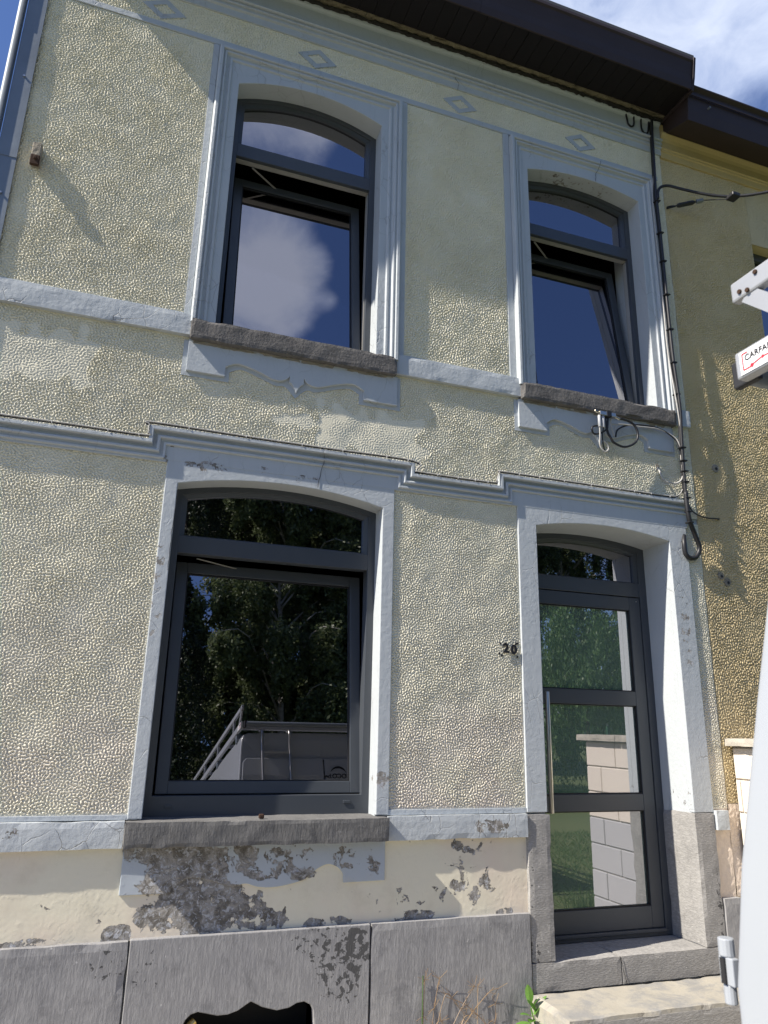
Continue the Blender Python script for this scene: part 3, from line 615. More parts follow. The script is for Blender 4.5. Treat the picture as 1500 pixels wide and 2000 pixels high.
def window(o, tz0, tz1, zb, wf, sash_tilt, sx0, sx1, sz0, sz1, sw=.058, label=None, slots=()):
    x0, x1 = o['x0']-.012, o['x1']+.012
    y0, y1 = YW, YW+.075
    vs, fs, inn = ring(x0, x1, o['z0']-.01, o['zs']+.012, o['rise'], wf+.012, y0, y1, zb-(o['z0']-.01))
    win = recalc(mk('window', vs, fs, M['frame'], house, bevel=.002))
    if label: win['label'] = label
    xa, xb = x0+wf+.012, x1-wf-.012
    MB().box(xa-.001, xb+.001, y0+.0015, y1-.002, tz0, tz1).build('transom_bar', M['frame'], win, bevel=.003)
    if o is not L_: MB().box(xa-.001, xb+.001, y0+.028, y1-.010, tz0-.0055, tz0-.0005).build('frame_edge', M['hardware'], win)
    if o is not L_: MB().box(xb-.004, xb+.001, y0+.030, y1-.008, zb+.004, tz0-.012).build('frame_edge', M['hardware'], win)
    # fixed light over the transom: glazing bead and pane
    top = [p for p in inn[1:-1]]
    rp = [(xa, tz1)]+top+[(xb, tz1)]
    cx_, cz_ = (xa+xb)/2, tz1
    bead_in = [(cx_+(x-cx_)*(1-.028/((xb-xa)/2)), (z-.020) if z > tz1+.03 else z+.012) for x, z in rp]
    n = len(rp); vs = [(x, y0+.014, z) for x, z in rp]+[(x, y0+.022, z) for x, z in bead_in]+[(x, y0+.044, z) for x, z in bead_in]; fs = []
    for i in range(n):
        j = (i+1) % n; fs += [(i, j, n+j, n+i), (n+i, n+j, 2*n+j, 2*n+i)]
    recalc(mk('glazing_bead', vs, fs, M['frame'], win))
    MB().prism(bead_in, y0+.040, y0+.0415).build('pane', M['glass'], win)
    # tilted sash, hinged along its lower edge
    th = math.radians(sash_tilt)
    ys = y0+.030
    def tlt(vs): return [(x, ys+(y-ys)*math.cos(th)+(z-sz0)*math.sin(th), sz0+(z-sz0)*math.cos(th)-(y-ys)*math.sin(th)) for x, y, z in vs]
    sm = MB(); rect_ring(sm, sx0, sx1, sz0, sz1, sw, ys, ys+.062)
    sash = mk('sash', tlt(sm.v), sm.f, M['frame'], win, bevel=.003)
    b = MB(); rect_ring(b, sx0+sw+.0005, sx1-sw-.0005, sz0+sw+.0005, sz1-sw-.0005, .007, ys+.008, ys+.024); mk('glazing_seal', tlt(b.v), b.f, M['seal'], win)
    g = MB().box(sx0+sw, sx1-sw, ys+.018, ys+.0195, sz0+sw, sz1-sw); mk('sash_pane', tlt(g.v), g.f, M['glass'], win)
    e = MB(); e.box(sx0+.002, sx1-.002, ys+.063, ys+.072, sz1-.018, sz1-.008); e.box(sx1-.012, sx1-.003, ys+.063, ys+.072, sz0+.05, sz1-.02)
    mk('sash_edge', tlt(e.v), e.f, M['hardware'], win)
    # tilt stay arm between frame and sash top
    a = Vector((sx0+.10, y1-.01, tz0-.012)); p_top = tlt([(sx0+(sx1-sx0)*.42, ys+.066, sz1-.012)])[0]
    st = MB(); st.bar(a, p_top, .012, .004); st.build('tilt_stay', M['hardware'], win)
    for xs_, zs2 in slots:
        MB().box(xs_-.020, xs_+.020, y0-.006, y0-.0005, zs2-.008, zs2+.008).build('drain_cap', M['frame'], win, bevel=.002)
    # the dark room behind
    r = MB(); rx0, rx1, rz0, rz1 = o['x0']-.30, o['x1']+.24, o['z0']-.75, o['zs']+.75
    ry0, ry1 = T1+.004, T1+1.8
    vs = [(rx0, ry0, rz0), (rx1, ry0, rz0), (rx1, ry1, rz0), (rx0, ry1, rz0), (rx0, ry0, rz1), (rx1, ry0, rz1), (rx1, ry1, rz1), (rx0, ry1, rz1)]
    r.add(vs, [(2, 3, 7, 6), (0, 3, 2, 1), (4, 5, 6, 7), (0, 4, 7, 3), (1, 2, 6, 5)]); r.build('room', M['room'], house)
    return win
window(A_, 5.270, 5.372, 3.95, .038, 7.0, .345, 1.247, 3.958, 5.262)
window(B_, 5.270, 5.368, 3.95, .038, 7.0, 2.535, 3.436, 3.958, 5.262)
window(L_, 2.532, 2.628, 1.262, .043, 6.7, .228, 1.336, 1.268, 2.526, .062, slots=((.30, 1.212), (1.246, 1.225)))

# ---- door
x0, x1 = D_['x0']-.012, D_['x1']+.012
vs, fs, inn = ring(x0, x1, .404, D_['zs']+.012, D_['rise'], .068, YD, YD+.08, .022)
dfr = recalc(mk('door_frame', vs, fs, M['frame'], house, bevel=.002))
xa, xb = x0+.068, x1-.068
MB().box(xa-.001, xb+.001, YD+.0015, YD+.078, 2.552, 2.650).build('transom_bar', M['frame'], dfr, bevel=.003)
rp = [(xa, 2.650)]+inn[1:-1]+[(xb, 2.650)]; cx_ = (xa+xb)/2
bead_in = [(cx_+(x-cx_)*(1-.024/((xb-xa)/2)), (z-.018) if z > 2.68 else z+.010) for x, z in rp]
n = len(rp); vs = [(x, YD+.014, z) for x, z in rp]+[(x, YD+.022, z) for x, z in bead_in]+[(x, YD+.044, z) for x, z in bead_in]; fs = []
for i in range(n):
    j = (i+1) % n; fs += [(i, j, n+j, n+i), (n+i, n+j, 2*n+j, 2*n+i)]
recalc(mk('glazing_bead', vs, fs, M['frame'], dfr))
MB().prism(bead_in, YD+.040, YD+.0415).build('transom_pane', M['glass'], dfr)
dm = MB(); dx0, dx1, dy0, dy1 = xa+.004, xb-.004, YD+.008, YD+.070
st = .088
dm.box(dx0, dx0+st, dy0, dy1, .448, 2.546); dm.box(dx1-st, dx1, dy0, dy1, .448, 2.546)
for za, zb in ((.448, .572), (1.137, 1.237), (1.800, 1.893), (2.455, 2.546)): dm.box(dx0+st, dx1-st, dy0+.0008, dy1, za, zb)
door = dm.build('door', M['frame'], house, bevel=.002)
for za, zb in ((.572, 1.137), (1.237, 1.800), (1.893, 2.455)):
    MB().box(dx0+st+.0005, dx1-st-.0005, dy0+.022, dy0+.0235, za+.0005, zb-.0005).build('pane', M['doorglass'], door)
    q = MB(); rect_ring(q, dx0+st+.0005, dx1-st-.0005, za+.0005, zb-.0005, .007, dy0+.008, dy0+.022); q.build('glazing_seal', M['seal'], door)
MB().box(dx0, dx1, dy0-.022, dy0+.05, .426, .446).build('weather_bar', M['frame'], door, bevel=.004)
hx = 2.598; hy = YD-.062
hm = MB(); hm.tube([(hx, hy, 1.135), (hx, hy, 1.866)], .0145, 14)
for z in (1.24, 1.76): hm.tube([(hx, hy, z), (hx-.002, dy0+.002, z)], .009, 10)
hm.build('handle', M['steel'], door, smooth=True, bevel=.001)
MB().tube([(3.40, dy0-.003, 2.52), (3.40, dy0+.004, 2.52)], .004, 8).build('screw', M['steel'], door)
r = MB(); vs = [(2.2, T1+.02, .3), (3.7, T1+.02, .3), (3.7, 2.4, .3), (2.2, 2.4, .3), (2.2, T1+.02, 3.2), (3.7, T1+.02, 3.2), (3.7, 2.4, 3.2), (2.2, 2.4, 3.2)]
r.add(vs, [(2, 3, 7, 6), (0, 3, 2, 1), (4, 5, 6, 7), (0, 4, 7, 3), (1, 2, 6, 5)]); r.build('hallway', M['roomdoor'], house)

# ================================================================== YELLOW HOUSE
YX = 3.772
yh = empty('yellow_house', (6.5, 0, GZ), 'ochre yellow stucco house adjoining on the right with dark brown gutter', 'house')
w2 = MB(); wx0, wx1, wz0, wz1 = 4.665, 5.70, 3.93, 5.66
w2.box(YX, wx0, .012, .36, -.3, 6.62); w2.box(wx1, 11.5, .012, .36, -.3, 6.62); w2.box(wx0, wx1, .012, .36, -.3, wz0); w2.box(wx0, wx1, .012, .36, wz1, 6.62)
w2.box(YX, YX+.02, .361, 8, -.3, 6.62); w2.box(11.48, 11.5, .361, 8, -.3, 6.62); w2.box(YX+.02, 11.48, 7.8, 8, -.3, 6.62)
w2.build('wall', M['yellow'], yh)
stucco('stucco_panel', YX, wx0, 1.20, 6.27, M['yellow'], yh, step=.0050, amp=.0050, wave=.0185, und=.0012, y=.004, seed=31, smooth_areas=())
stucco('stucco_panel', wx0+.001, 7.2, 1.20, wz0, M['yellow'], yh, step=.012, amp=.0035, wave=.03, und=.0012, y=.004, seed=32)
stucco('stucco_panel', wx0+.001, 7.2, wz1, 6.27, M['yellow'], yh, step=.012, amp=.0035, wave=.03, und=.0012, y=.004, seed=33)
M['yellowpaint'] = mat('yellow_cornice_paint', lambda t, p: (t.mix(t.noise(p, 3, 6, .65), (.60, .455, .20), (.46, .36, .19)), t.noise(p, 30, 5)), .8, bump_dist=.004)
vs, fs = sweep([(YX+.002, 6.50), (11.5, 6.50)], [(0, .006), (0, -.05), (.02, -.055), (.05, -.03), (.075, -.02), (.14, -.020), (.146, -.034), (.16, -.036), (.165, -.026), (.18, -.026), (.186, -.016), (.24, -.012), (.24, .006)])
mk('cornice', vs, fs, M['yellowpaint'], yh, bevel=.002, seg=1)
MB().box(YX+.002, 11.5, -.02, .006, 6.50, 6.60).build('cornice_top', M['yellowpaint'], yh)
gy = [(-.02, 6.50), (-.30, 6.40), (-.315, 6.50), (-.33, 6.68), (-.36, 6.70), (-.36, 6.715), (-.20, 6.72), (-.02, 6.70)]
MB().add(*extr_x(gy, 3.815, 11.6)).build('gutter', M['eave'], yh, bevel=.003)
MB().box(3.815, 11.6, -.345, -.338, 6.62, 6.64).build('gutter_bead', M['eave'], yh)
MB().tube([(4.02, -.345, 6.56), (4.02, -.318, 6.56)], .008, 8).build('gutter_screw', M['zinc'], yh)
MB().add(*extr_x([(-.3, 6.72), (4.0, 8.9), (8, 6.7)], YX, 11.5)).build('roof', M['tile'], yh)
yw = MB(); rect_ring(yw, wx0, wx1, wz0, wz1, .07, .10, .17); ywin = yw.build('window', M['frame'], yh, bevel=.003)
MB().box(wx0+.07, wx1-.07, .13, .132, wz0+.07, wz1-.07).build('pane', M['glass'], ywin)
MB().box(wx0-.1, wx1+.1, .40, .42, wz0-.1, wz1+.1).build('curtain', M['room'], yh)
stucco('base_plaster', YX, 3.86, .66, 1.198, M['creamlow'], yh, step=.008, amp=.0016, wave=.03, und=.003, y=.002, seed=35)
for (hx_, hz_, r_) in ((3.984, 3.520, .020), (3.923, 2.702, .017), (3.977, 2.662, .019)):
    b = MB(); 
    b.tube([(hx_, -.004, hz_), (hx_, .006, hz_)], r_*1.55, 10); b.build('filler_patch', M['drain'], yh)
    b = MB(); b.tube([(hx_+.004, -.0075, hz_-.003), (hx_+.004, .006, hz_-.003)], r_*.55, 8); b.build('drill_hole', M['seal'], yh)

# ================================================================== GARDEN WALL at right angles to the houses
gw = empty('garden_wall', (3.95, -.55, GZ), 'low painted concrete block wall with grey coping between the two front yards', 'wall')
ch = .2005; z = .145; row = 0
proto = {}
MB().box(3.858, 4.022, -1.040, -.006, .14, 1.548).build('mortar_joint', M['mortar'], gw)
while z < 1.50:
    hh = min(ch-.006, 1.548-z-.004); ys = -1.045; off = 0 if row % 2 == 0 else .2
    edges = [-1.045]+[y for y in np.arange(-1.045+(.4 if off == 0 else .2), -.03, .4)]+[-.008]
    for a, b in zip(edges[:-1], edges[1:]):
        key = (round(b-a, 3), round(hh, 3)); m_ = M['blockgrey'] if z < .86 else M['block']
        if b-a < .03: continue
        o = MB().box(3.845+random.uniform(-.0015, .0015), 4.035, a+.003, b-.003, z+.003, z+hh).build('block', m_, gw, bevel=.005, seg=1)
    z += ch; row += 1
for a, b in ((-1.10, -.56), (-.555, -.006)):
    vs, fs = rough_box(3.79, 4.09, a, b, 1.552, 1.602, .03, .003, .004, 10, a); mk('coping_stone', vs, fs, M['coping'], gw)

# ================================================================== DOORSTEP
ds = empty('door_step', (2.95, -.2, GZ), 'single worn sandy stone step below the door threshold', 'step')
vs, fs = rough_box(2.272, 3.70, -.405, -.028, .10, .256, .025, .005, .007, 7, 8); mk('step_block', vs, fs, M['step'], ds)
vs, fs = rough_box(2.276, 3.70, -.4085, -.4035, .09, .236, .025, .002, .003, 7, 8); mk('step_riser', vs, fs, M['doorstone'], ds)

# ================================================================== HOUSE NUMBER
hn = empty('house_number', (2.213, -.008, 2.068), 'black house number 20 screwed to the stucco left of the door', 'house number')
for s_, x_, zz in (('2', 2.186, 2.098), ('0', 2.240, 2.092)):
    me = text_mesh(s_, .078, .0035, .0032); me.materials.append(M['darkpaint'])
    o = bpy.data.objects.new('digit', me); COL.objects.link(o); attach(o, hn); o.matrix_local = hn.matrix_world.inverted() @ Matrix.Identity(4)
    o.parent = hn; o.matrix_parent_inverse = Matrix.Translation(-hn.location)
    o.matrix_world = Matrix.Identity(4); o.location = (x_, -.016, zz); o.rotation_euler = (math.pi/2, 0, 0)
for x_, zz in ((2.152, 2.130), (2.146, 2.068), (2.163, 2.056), (2.262, 2.132), (2.273, 2.135), (2.268, 2.052)):
    MB().tube([(x_, -.0065, zz), (x_, .004, zz)], .0065, 7).build('screw_hole', M['seal'], house)

# ================================================================== OLD BRACKET
br = empty('wall_bracket', (-.80, 0, 4.72), 'rusty painted iron bracket stub near the left edge of the wall', 'bracket')
b = MB(); b.box(-.835, -.785, -.060, -.003, 4.70, 4.835); b.build('bracket_plate', M['drain'], br, bevel=.006)
b = MB(); b.box(-.832, -.782, -.078, -.058, 4.668, 4.735); b.tube([(-.806, -.088, 4.71), (-.806, -.03, 4.71)], .011, 8); b.build('rusty_clamp', M['rust'], br, bevel=.005)

# ================================================================== CABLES
def cable(name, pts, r, m, label, cat='cable', n=7, sm=6, group=None, parent=None):
    o = MB().tube(pts, r, n, sm).build(name, M[m], parent, smooth=True)
    if label: tag(o, label, cat, group)
    return o
bundle = [(3.662, -.07, 6.56), (3.650, -.07, 6.42), (3.640, -.075, 6.28), (3.626, -.08, 6.038), (3.615, -.08, 5.785), (3.62, -.08, 5.494), (3.62, -.08, 5.116), (3.619, -.08, 4.664), (3.617, -.085, 4.316), (3.625, -.095, 3.921), (3.622, -.085, 3.697), (3.617, -.08, 3.503), (3.612, -.08, 3.266), (3.617, -.08, 3.08), (3.680, -.055, 2.965), (3.721, -.04, 2.878), (3.690, -.035, 2.812), (3.640, -.03, 2.80), (3.604, -.03, 2.829), (3.60, -.03, 2.902), (3.625, -.005, 2.965)]
vb = empty('service_cable', (3.62, -.08, 2.8), 'thick black cable running down the right corner of the cream house to a loop', 'cable')
b = MB().tube(bundle[:14], .0115, 9, 6); b.build('cable_run', M['black'], vb, smooth=True)
MB().tube(bundle[12:], .0165, 9, 6).build('cable_loop', M['black'], vb, smooth=True)
for z in (5.72, 5.42, 5.16, 4.86, 4.56, 4.28, 4.02, 3.60, 3.50, 3.42, 3.34, 3.22, 3.12, 3.04):
    MB().tube([(3.583, -.078, z), (3.645, -.078, z+.004)], .0155, 8).build('cable_tie', M['black'], vb, smooth=True) if False else MB().box(3.598, 3.642, -.100, -.058, z-.005, z+.005).build('cable_tie', M['black'], vb, bevel=.003)
cable('telephone_cable', [(3.686, -.05, 6.5), (3.650, -.055, 6.1), (3.600, -.055, 5.75), (3.596, -.06, 5.127), (3.598, -.06, 4.762), (3.597, -.06, 4.366), (3.600, -.095, 3.918), (3.636, -.07, 3.668), (3.645, -.06, 3.514), (3.628, -.06, 3.276)], .0055, 'cablegrey', 'thin grey cable tied beside the thick black cable at the right corner')
cable('overhead_cable', [(3.624, -.09, 5.74), (3.628, -.092, 5.804), (3.651, -.10, 5.849), (3.711, -.12, 5.866), (3.79, -.17, 5.821), (3.913, -.25, 5.75), (4.019, -.32, 5.703), (4.115, -.4, 5.669), (4.262, -.55, 5.634), (4.75, -1.05, 5.585), (6.5, -2.9, 5.62), (10, -6.6, 5.95), (13, -9.7, 6.4)], .0115, 'black', 'black overhead cable leaving the house corner across the yellow wall')
MB().tube([(x+.012, y+.030, z) for x, y, z in bundle[:13]], .0105, 7, 4).build('inner_cable', M['black'], vb, smooth=True)
st = empty('cable_strainer', (3.769, -.01, 5.785), 'black tension clamp hooked to the wall below the overhead cable', 'clamp')
P1, P2, P3, P4 = Vector((3.785, .008, 5.765)), Vector((3.842, -.055, 5.762)), Vector((3.965, -.12, 5.785)), Vector((4.10, -.33, 5.690))
MB().tube([P1+Vector((0, .012, 0)), P1, P1.lerp(P2, .9)], .007, 8).tube([P1+Vector((.0, 0, .012)), P1.lerp(P2, .5)+Vector((0, 0, .014)), P2], .005, 6).build('hook', M['black'], st, smooth=True)
MB().tube([P2, P2.lerp(P3, .12), P3.lerp(P2, .12), P3], lambda u: .019 if .05 < u < .95 else .012, 10).build('insulator', M['black'], st)
Q = P3+(P3-P2).normalized()*.012; Q2 = Q+(P3-P2).normalized()*.055
MB().tube([Q, Q2], .0165, 8).build('clamp_sleeve', M['zinc'], st)
MB().tube([Q2, P4], .0035, 6).tube([P3, Q], .004, 6).build('stay_wire', M['black'], st)
MB().box(4.055, 4.135, -.42, -.34, 5.655, 5.69).build('cable_grip', M['black'], st, bevel=.008)
for i, L_pts in enumerate(([(3.43, -.03, 6.60), (3.444, -.03, 6.50), (3.450, -.03, 6.478), (3.478, -.03, 6.462), (3.506, -.03, 6.495), (3.511, -.03, 6.60)], [(3.585, -.03, 6.60), (3.582, -.03, 6.481), (3.612, -.03, 6.438), (3.648, -.03, 6.473), (3.664, -.03, 6.60)])):
    cable('cable_loop', L_pts, .0075, 'black', ['left one of two small black cable loops hanging under the eaves', 'right one of two small black cable loops, nearest the house corner'][i], 'cable', group='small cable loops under the eaves')
eb = [(x, -.038-.006*math.sin(x*7), 6.608-.006*math.sin(x*5)) for x in np.linspace(1.2, 3.68, 26)]
cable('eaves_cable', [tuple(map(float, p)) for p in eb], .0085, 'black', 'sagging black cable tucked along the wall top under the brown eaves', sm=3)
rbx = rough_box(3.20, 3.72, -.050, -.004, 6.585, 6.628, .02, .014, .0, 40, 3); o = mk('cable_tangle', *rbx, M['black'])
tag(o, 'dark clump of cables and dirt in the corner under the eaves', 'cables')
cable('wall_cable', [(3.622, -.07, 3.26), (3.64, -.06, 3.21), (3.70, -.03, 3.148), (3.81, -.016, 3.118), (3.949, -.010, 3.123), (3.955, .01, 3.123)], .005, 'black', 'thin black cable crossing from the corner cable into the yellow wall')
mc = [(-.95, -.056, 3.128), (-.375, -.056, 3.130), (-.028, -.056, 3.128), (-.014, -.056, 3.148), (-.012, -.056, 3.192), (.014, -.056, 3.210), (.578, -.056, 3.206), (.975, -.056, 3.206), (1.556, -.056, 3.207), (1.576, -.056, 3.146), (1.62, -.056, 3.138), (2.093, -.056, 3.138), (2.135, -.056, 3.160), (2.156, -.056, 3.214), (2.206, -.056, 3.222), (2.827, -.056, 3.222), (3.45, -.056, 3.222), (3.569, -.056, 3.235), (3.620, -.056, 3.29)]
mo = empty('string_course_cable', (1.3, -.05, 3.13), 'thin cables clipped along the stepped moulding above the ground floor', 'cable')
MB().tube([(x, y+.016, z+.002) for x, y, z in mc], .0042, 6, 5).build('dark_cable', M['black'], mo, smooth=True)
MB().tube([(x, y+.008, z+.0075) for x, y, z in mc], .0036, 6, 5).build('pale_cable', M['cablegrey'], mo, smooth=True)
for i, (x, z) in enumerate([(x, 3.130) for x in (-.75, -.5, -.22, -.06)]+[(x, 3.208) for x in (.2, .52, .85, 1.1, 1.38, 1.52)]+[(x, 3.140) for x in (1.72, 1.86, 1.98, 2.07)]+[(x, 3.224) for x in (2.30, 2.45, 2.64, 2.85, 3.08, 3.20, 3.34, 3.50)]):
    MB().box(x-.002, x+.002, -.053, -.030, z-.004, z+.009).build('cable_clip', M['clip'], mo, bevel=.002)
# splitter with its loops under the right-hand sill
sp = empty('cable_splitter', (2.95, -.10, 3.65), 'metal cable splitter with loose looping cables below the right upper sill', 'splitter')
b = MB(); b.box(2.905, 3.035, -.125, -.090, 3.722, 3.752); b.tube([(2.87, -.108, 3.752), (2.91, -.108, 3.742)], .010, 8); b.tube([(3.03, -.108, 3.735), (3.075, -.108, 3.720)], .009, 8)
b.build('splitter_body', M['steel'], sp, bevel=.004)
MB().box(2.958, 2.998, -.128, -.085, 3.716, 3.760).build('splitter_cap', M['black'], sp, bevel=.004)
for x_ in (2.907, 2.936): MB().tube([(x_, -.108, 3.722), (x_, -.108, 3.635)], .0125, 10).build('connector', M['alu'], sp, smooth=True, bevel=.002)
def loopc(pts, r, m): MB().tube(pts, r, 7, 6).build('loose_cable', M[m], sp, smooth=True)
loopc([(2.985, -.1, 3.722), (2.976, -.1, 3.66), (2.967, -.1, 3.632), (2.923, -.09, 3.599), (2.868, -.09, 3.586), (2.845, -.1, 3.613), (2.864, -.1, 3.638), (2.914, -.1, 3.65)], .0065, 'black')
loopc([(2.96, -.1, 3.722), (2.975, -.095, 3.62), (2.993, -.1, 3.575), (3.023, -.1, 3.538), (3.105, -.1, 3.521), (3.194, -.1, 3.565), (3.226, -.1, 3.628), (3.206, -.1, 3.694), (3.149, -.1, 3.724), (3.038, -.1, 3.733)], .0085, 'black')
loopc([(2.905, -.108, 3.64), (2.909, -.1, 3.577), (2.911, -.09, 3.506), (2.945, -.09, 3.466), (2.976, -.09, 3.486), (2.97, -.09, 3.523), (2.939, -.09, 3.548), (2.915, -.09, 3.52)], .0055, 'cablegrey')
loopc([(2.936, -.108, 3.64), (2.93, -.095, 3.56), (2.950, -.085, 3.48), (2.978, -.085, 3.478)], .0045, 'black')
loopc([(3.01, -.1, 3.72), (3.02, -.09, 3.684), (3.143, -.07, 3.706), (3.274, -.06, 3.716), (3.453, -.05, 3.730), (3.560, -.05, 3.700), (3.612, -.06, 3.645), (3.622, -.06, 3.50), (3.624, -.06, 3.38)], .0055, 'cablegrey')
loopc([(3.06, -.07, 3.60), (3.089, -.07, 3.664), (3.223, -.06, 3.722), (3.444, -.05, 3.738), (3.585, -.05, 3.68), (3.614, -.06, 3.60), (3.630, -.06, 3.45), (3.63, -.06, 3.33)], .006, 'black')
loopc([(3.00, -.1, 3.71), (3.03, -.09, 3.60), (3.05, -.08, 3.66), (3.09, -.08, 3.70)], .0045, 'cablegrey')
cable('anchor_cable', [(3.451, .003, 3.457), (3.451, -.025, 3.41), (3.462, -.03, 3.37), (3.49, -.03, 3.343), (3.547, -.04, 3.331), (3.599, -.05, 3.350), (3.627, -.055, 3.402), (3.63, -.055, 3.5)], .0065, 'cablegrey', 'short grey cable curving from a wall hole to the corner cables')
MB().tube([(3.451, -.006, 3.462), (3.451, .004, 3.462)], .016, 10).build('filler_patch', M['drain'], house)

# ================================================================== SMALL THINGS ON THE SILL AND IN THE VENT
b = MB(); b.box(.735, .762, -.060, -.040, 1.166, 1.188); o = b.build('rusty_stub', M['rust'], None, bevel=.005); tag(o, 'small rusty iron stub standing on the lower window sill', 'iron stub')
b = MB(); b.tube([(.475, -.005, .262), (.505, .01, .285)], .019, 12); b.tube([(.49, -.02, .262), (.49, .03, .250)], .010, 8); o = b.build('brass_valve', M['brass'], None, smooth=False, bevel=.003); tag(o, 'small brass valve in the left corner of the dark vent opening', 'valve')

# ================================================================== VAN, rear end towards the house
van = empty('white_van', (2.0, -5.4, GZ-.06), 'white high van with roof rack and rear ladder parked rear end to the house', 'van')
VX = 1.985; HW = .884; GV = GZ-.085
def lean(z): return float(np.interp(z, [0, 1.2, 1.5, 1.9, 2.34], [0, .0, .045, .135, .245]))
def vsec(u):                     # half width at height z: straight below the waist, leaning in above, rounded at the roof
    P_ = [(0.30, HW-.03), (.55, HW), (1.20, HW-.003), (1.40, HW-.012), (1.70, HW-.036), (2.00, HW-.055), (2.18, HW-.066), (2.26, HW-.076), (2.30, HW-.094), (2.322, HW-.135), (2.330, HW-.36), (2.338, 0)]
    return P_
secs = [(-2.800, 1.0, 0.0), (-2.820, 1.0, .0), (-2.99, 1.008, .0), (-4.0, 1.018, .0), (-5.6, 1.018, .0), (-6.35, 1.01, -.03), (-6.75, .985, -.20), (-7.25, .965, -.72), (-7.45, .95, -.98), (-7.95, .91, -1.10), (-8.2, .80, -1.25)]
vs = []; P_ = vsec(0); m_ = len(P_)
for yy, sw_, dz in secs:
    ring_ = []
    for z, hw_ in P_:
        top = 2.338+dz; zz = .30+(z-.30)*(top-.30)/(2.338-.30)
        yl = yy - (lean(z) if yy > -3 else 0)
        ring_.append((hw_*sw_, yl, zz+GV-.06))
    vs += [(VX-a, b_, c) for a, b_, c in ring_]+[(VX+a, b_, c) for a, b_, c in ring_[-2::-1]]
n = 2*m_-1; fs = []
for i in range(len(secs)-1):
    for j in range(n-1): fs.append((i*n+j, i*n+j+1, (i+1)*n+j+1, (i+1)*n+j))
fs.append(tuple(range(n))); fs.append(tuple((len(secs)-1)*n+j for j in range(n-1, -1, -1)))
body = recalc(mk('body', vs, fs, M['vanwhite'], van, smooth=False)); body.data.polygons.foreach_set('use_smooth', [len(p.vertices) == 4 for p in body.data.polygons])
md = body.modifiers.new('edge', 'BEVEL'); md.width = .012; md.segments = 3; md.limit_method = 'ANGLE'; md.angle_limit = math.radians(50)
def ylean(z): return -2.800-lean(z+.06-GV)
def vface(poly, off0, off1, name, m, parent=van, bevel=.004):   # sheet lying on the rear face, polygon in x-z
    nn = len(poly); vv = [(x, ylean(z)+off1, z) for x, z in poly]+[(x, ylean(z)+off0, z) for x, z in poly]
    ff = [tuple(range(nn-1, -1, -1)), tuple(range(nn, 2*nn))]+[(i, (i+1) % nn, (i+1) % nn+nn, i+nn) for i in range(nn)]
    return recalc(mk(name, vv, ff, m, parent, bevel=bevel, seg=1))
def dpoly(s):
    zs2 = [.42, .8, 1.1, 1.3, 1.5, 1.7, 1.9, 2.02, 2.06]
    hwz = lambda z: float(np.interp(z-GV+.06, [p[0] for p in P_[:9]], [p[1] for p in P_[:9]]))-.03
    o_ = [(VX+s*hwz(z), z) for z in zs2]; i_ = [(VX+s*.006, z) for z in zs2[::-1]]
    return o_[:-1]+[(o_[-1][0]-s*.03, zs2[-1])]+i_
for s in (-1, 1):
    dr_ = vface(dpoly(s), .001, .012, 'rear_door', M['vanwhite'])
    pp = [(VX+s*.10, .85), (VX+s*.72, .85), (VX+s*.70, 1.2), (VX+s*.655, 1.60), (VX+s*.60, 1.72), (VX+s*.10, 1.72)]
    vface(pp, .012, .017, 'pressed_panel', M['vanwhite'], dr_, .010)
    b = MB(); b.box(VX+s*.93-.05, VX+s*.93+.05, -2.83, -2.80, .62, .95) if False else b.box(VX+s*.80-.045, VX+s*.80+.045, -2.82, -2.797, .50, .78); b.build('tail_lamp', M['lampred'], van, bevel=.006)
# hinges stand out at the rear corner
hz_ = [1.208, .62]
for s in (-1, 1):
    for hz0 in hz_:
        hwz = float(np.interp(hz0-GV+.06, [p[0] for p in P_], [p[1] for p in P_]))
        hx0 = VX+s*(hwz-.010); yy = ylean(hz0)+.030
        h = MB(); h.tube([(hx0+.004, yy, hz0+.020), (hx0+.004, yy, hz0+.050)], .0145, 14); h.tube([(hx0+.004, yy, hz0-.058), (hx0+.004, yy, hz0-.026)], .0115, 14)
        h.box(hx0-.006, hx0+.010, yy-.022, yy+.012, hz0-.026, hz0+.020)
        hin = h.build('hinge', M['vanwhite'], van, bevel=.002)
        MB().box(hx0-.011, hx0+.004, yy-.006, yy+.004, hz0-.024, hz0+.018).build('hinge_pin', M['plasticblack'], hin)
vface([(VX-.004, .42), (VX+.004, .42), (VX+.004, 2.05), (VX-.004, 2.05)], .0, .0135, 'door_gap', M['vanline'], bevel=0)
MB().box(VX-.80, VX+.80, -2.80, -2.70, .34+GV-.135, .56+GV-.135).build('bumper', M['plasticblack'], van, bevel=.02)
MB().box(VX+.04, VX+.10, ylean(1.0)+.015, ylean(1.0)+.05, .95, 1.15).build('door_handle', M['plasticblack'], van, bevel=.006)
MB().box(VX-.72, VX-.20, -2.796, -2.790, .60, .71).build('number_plate', M['sticker'], van, bevel=.003)
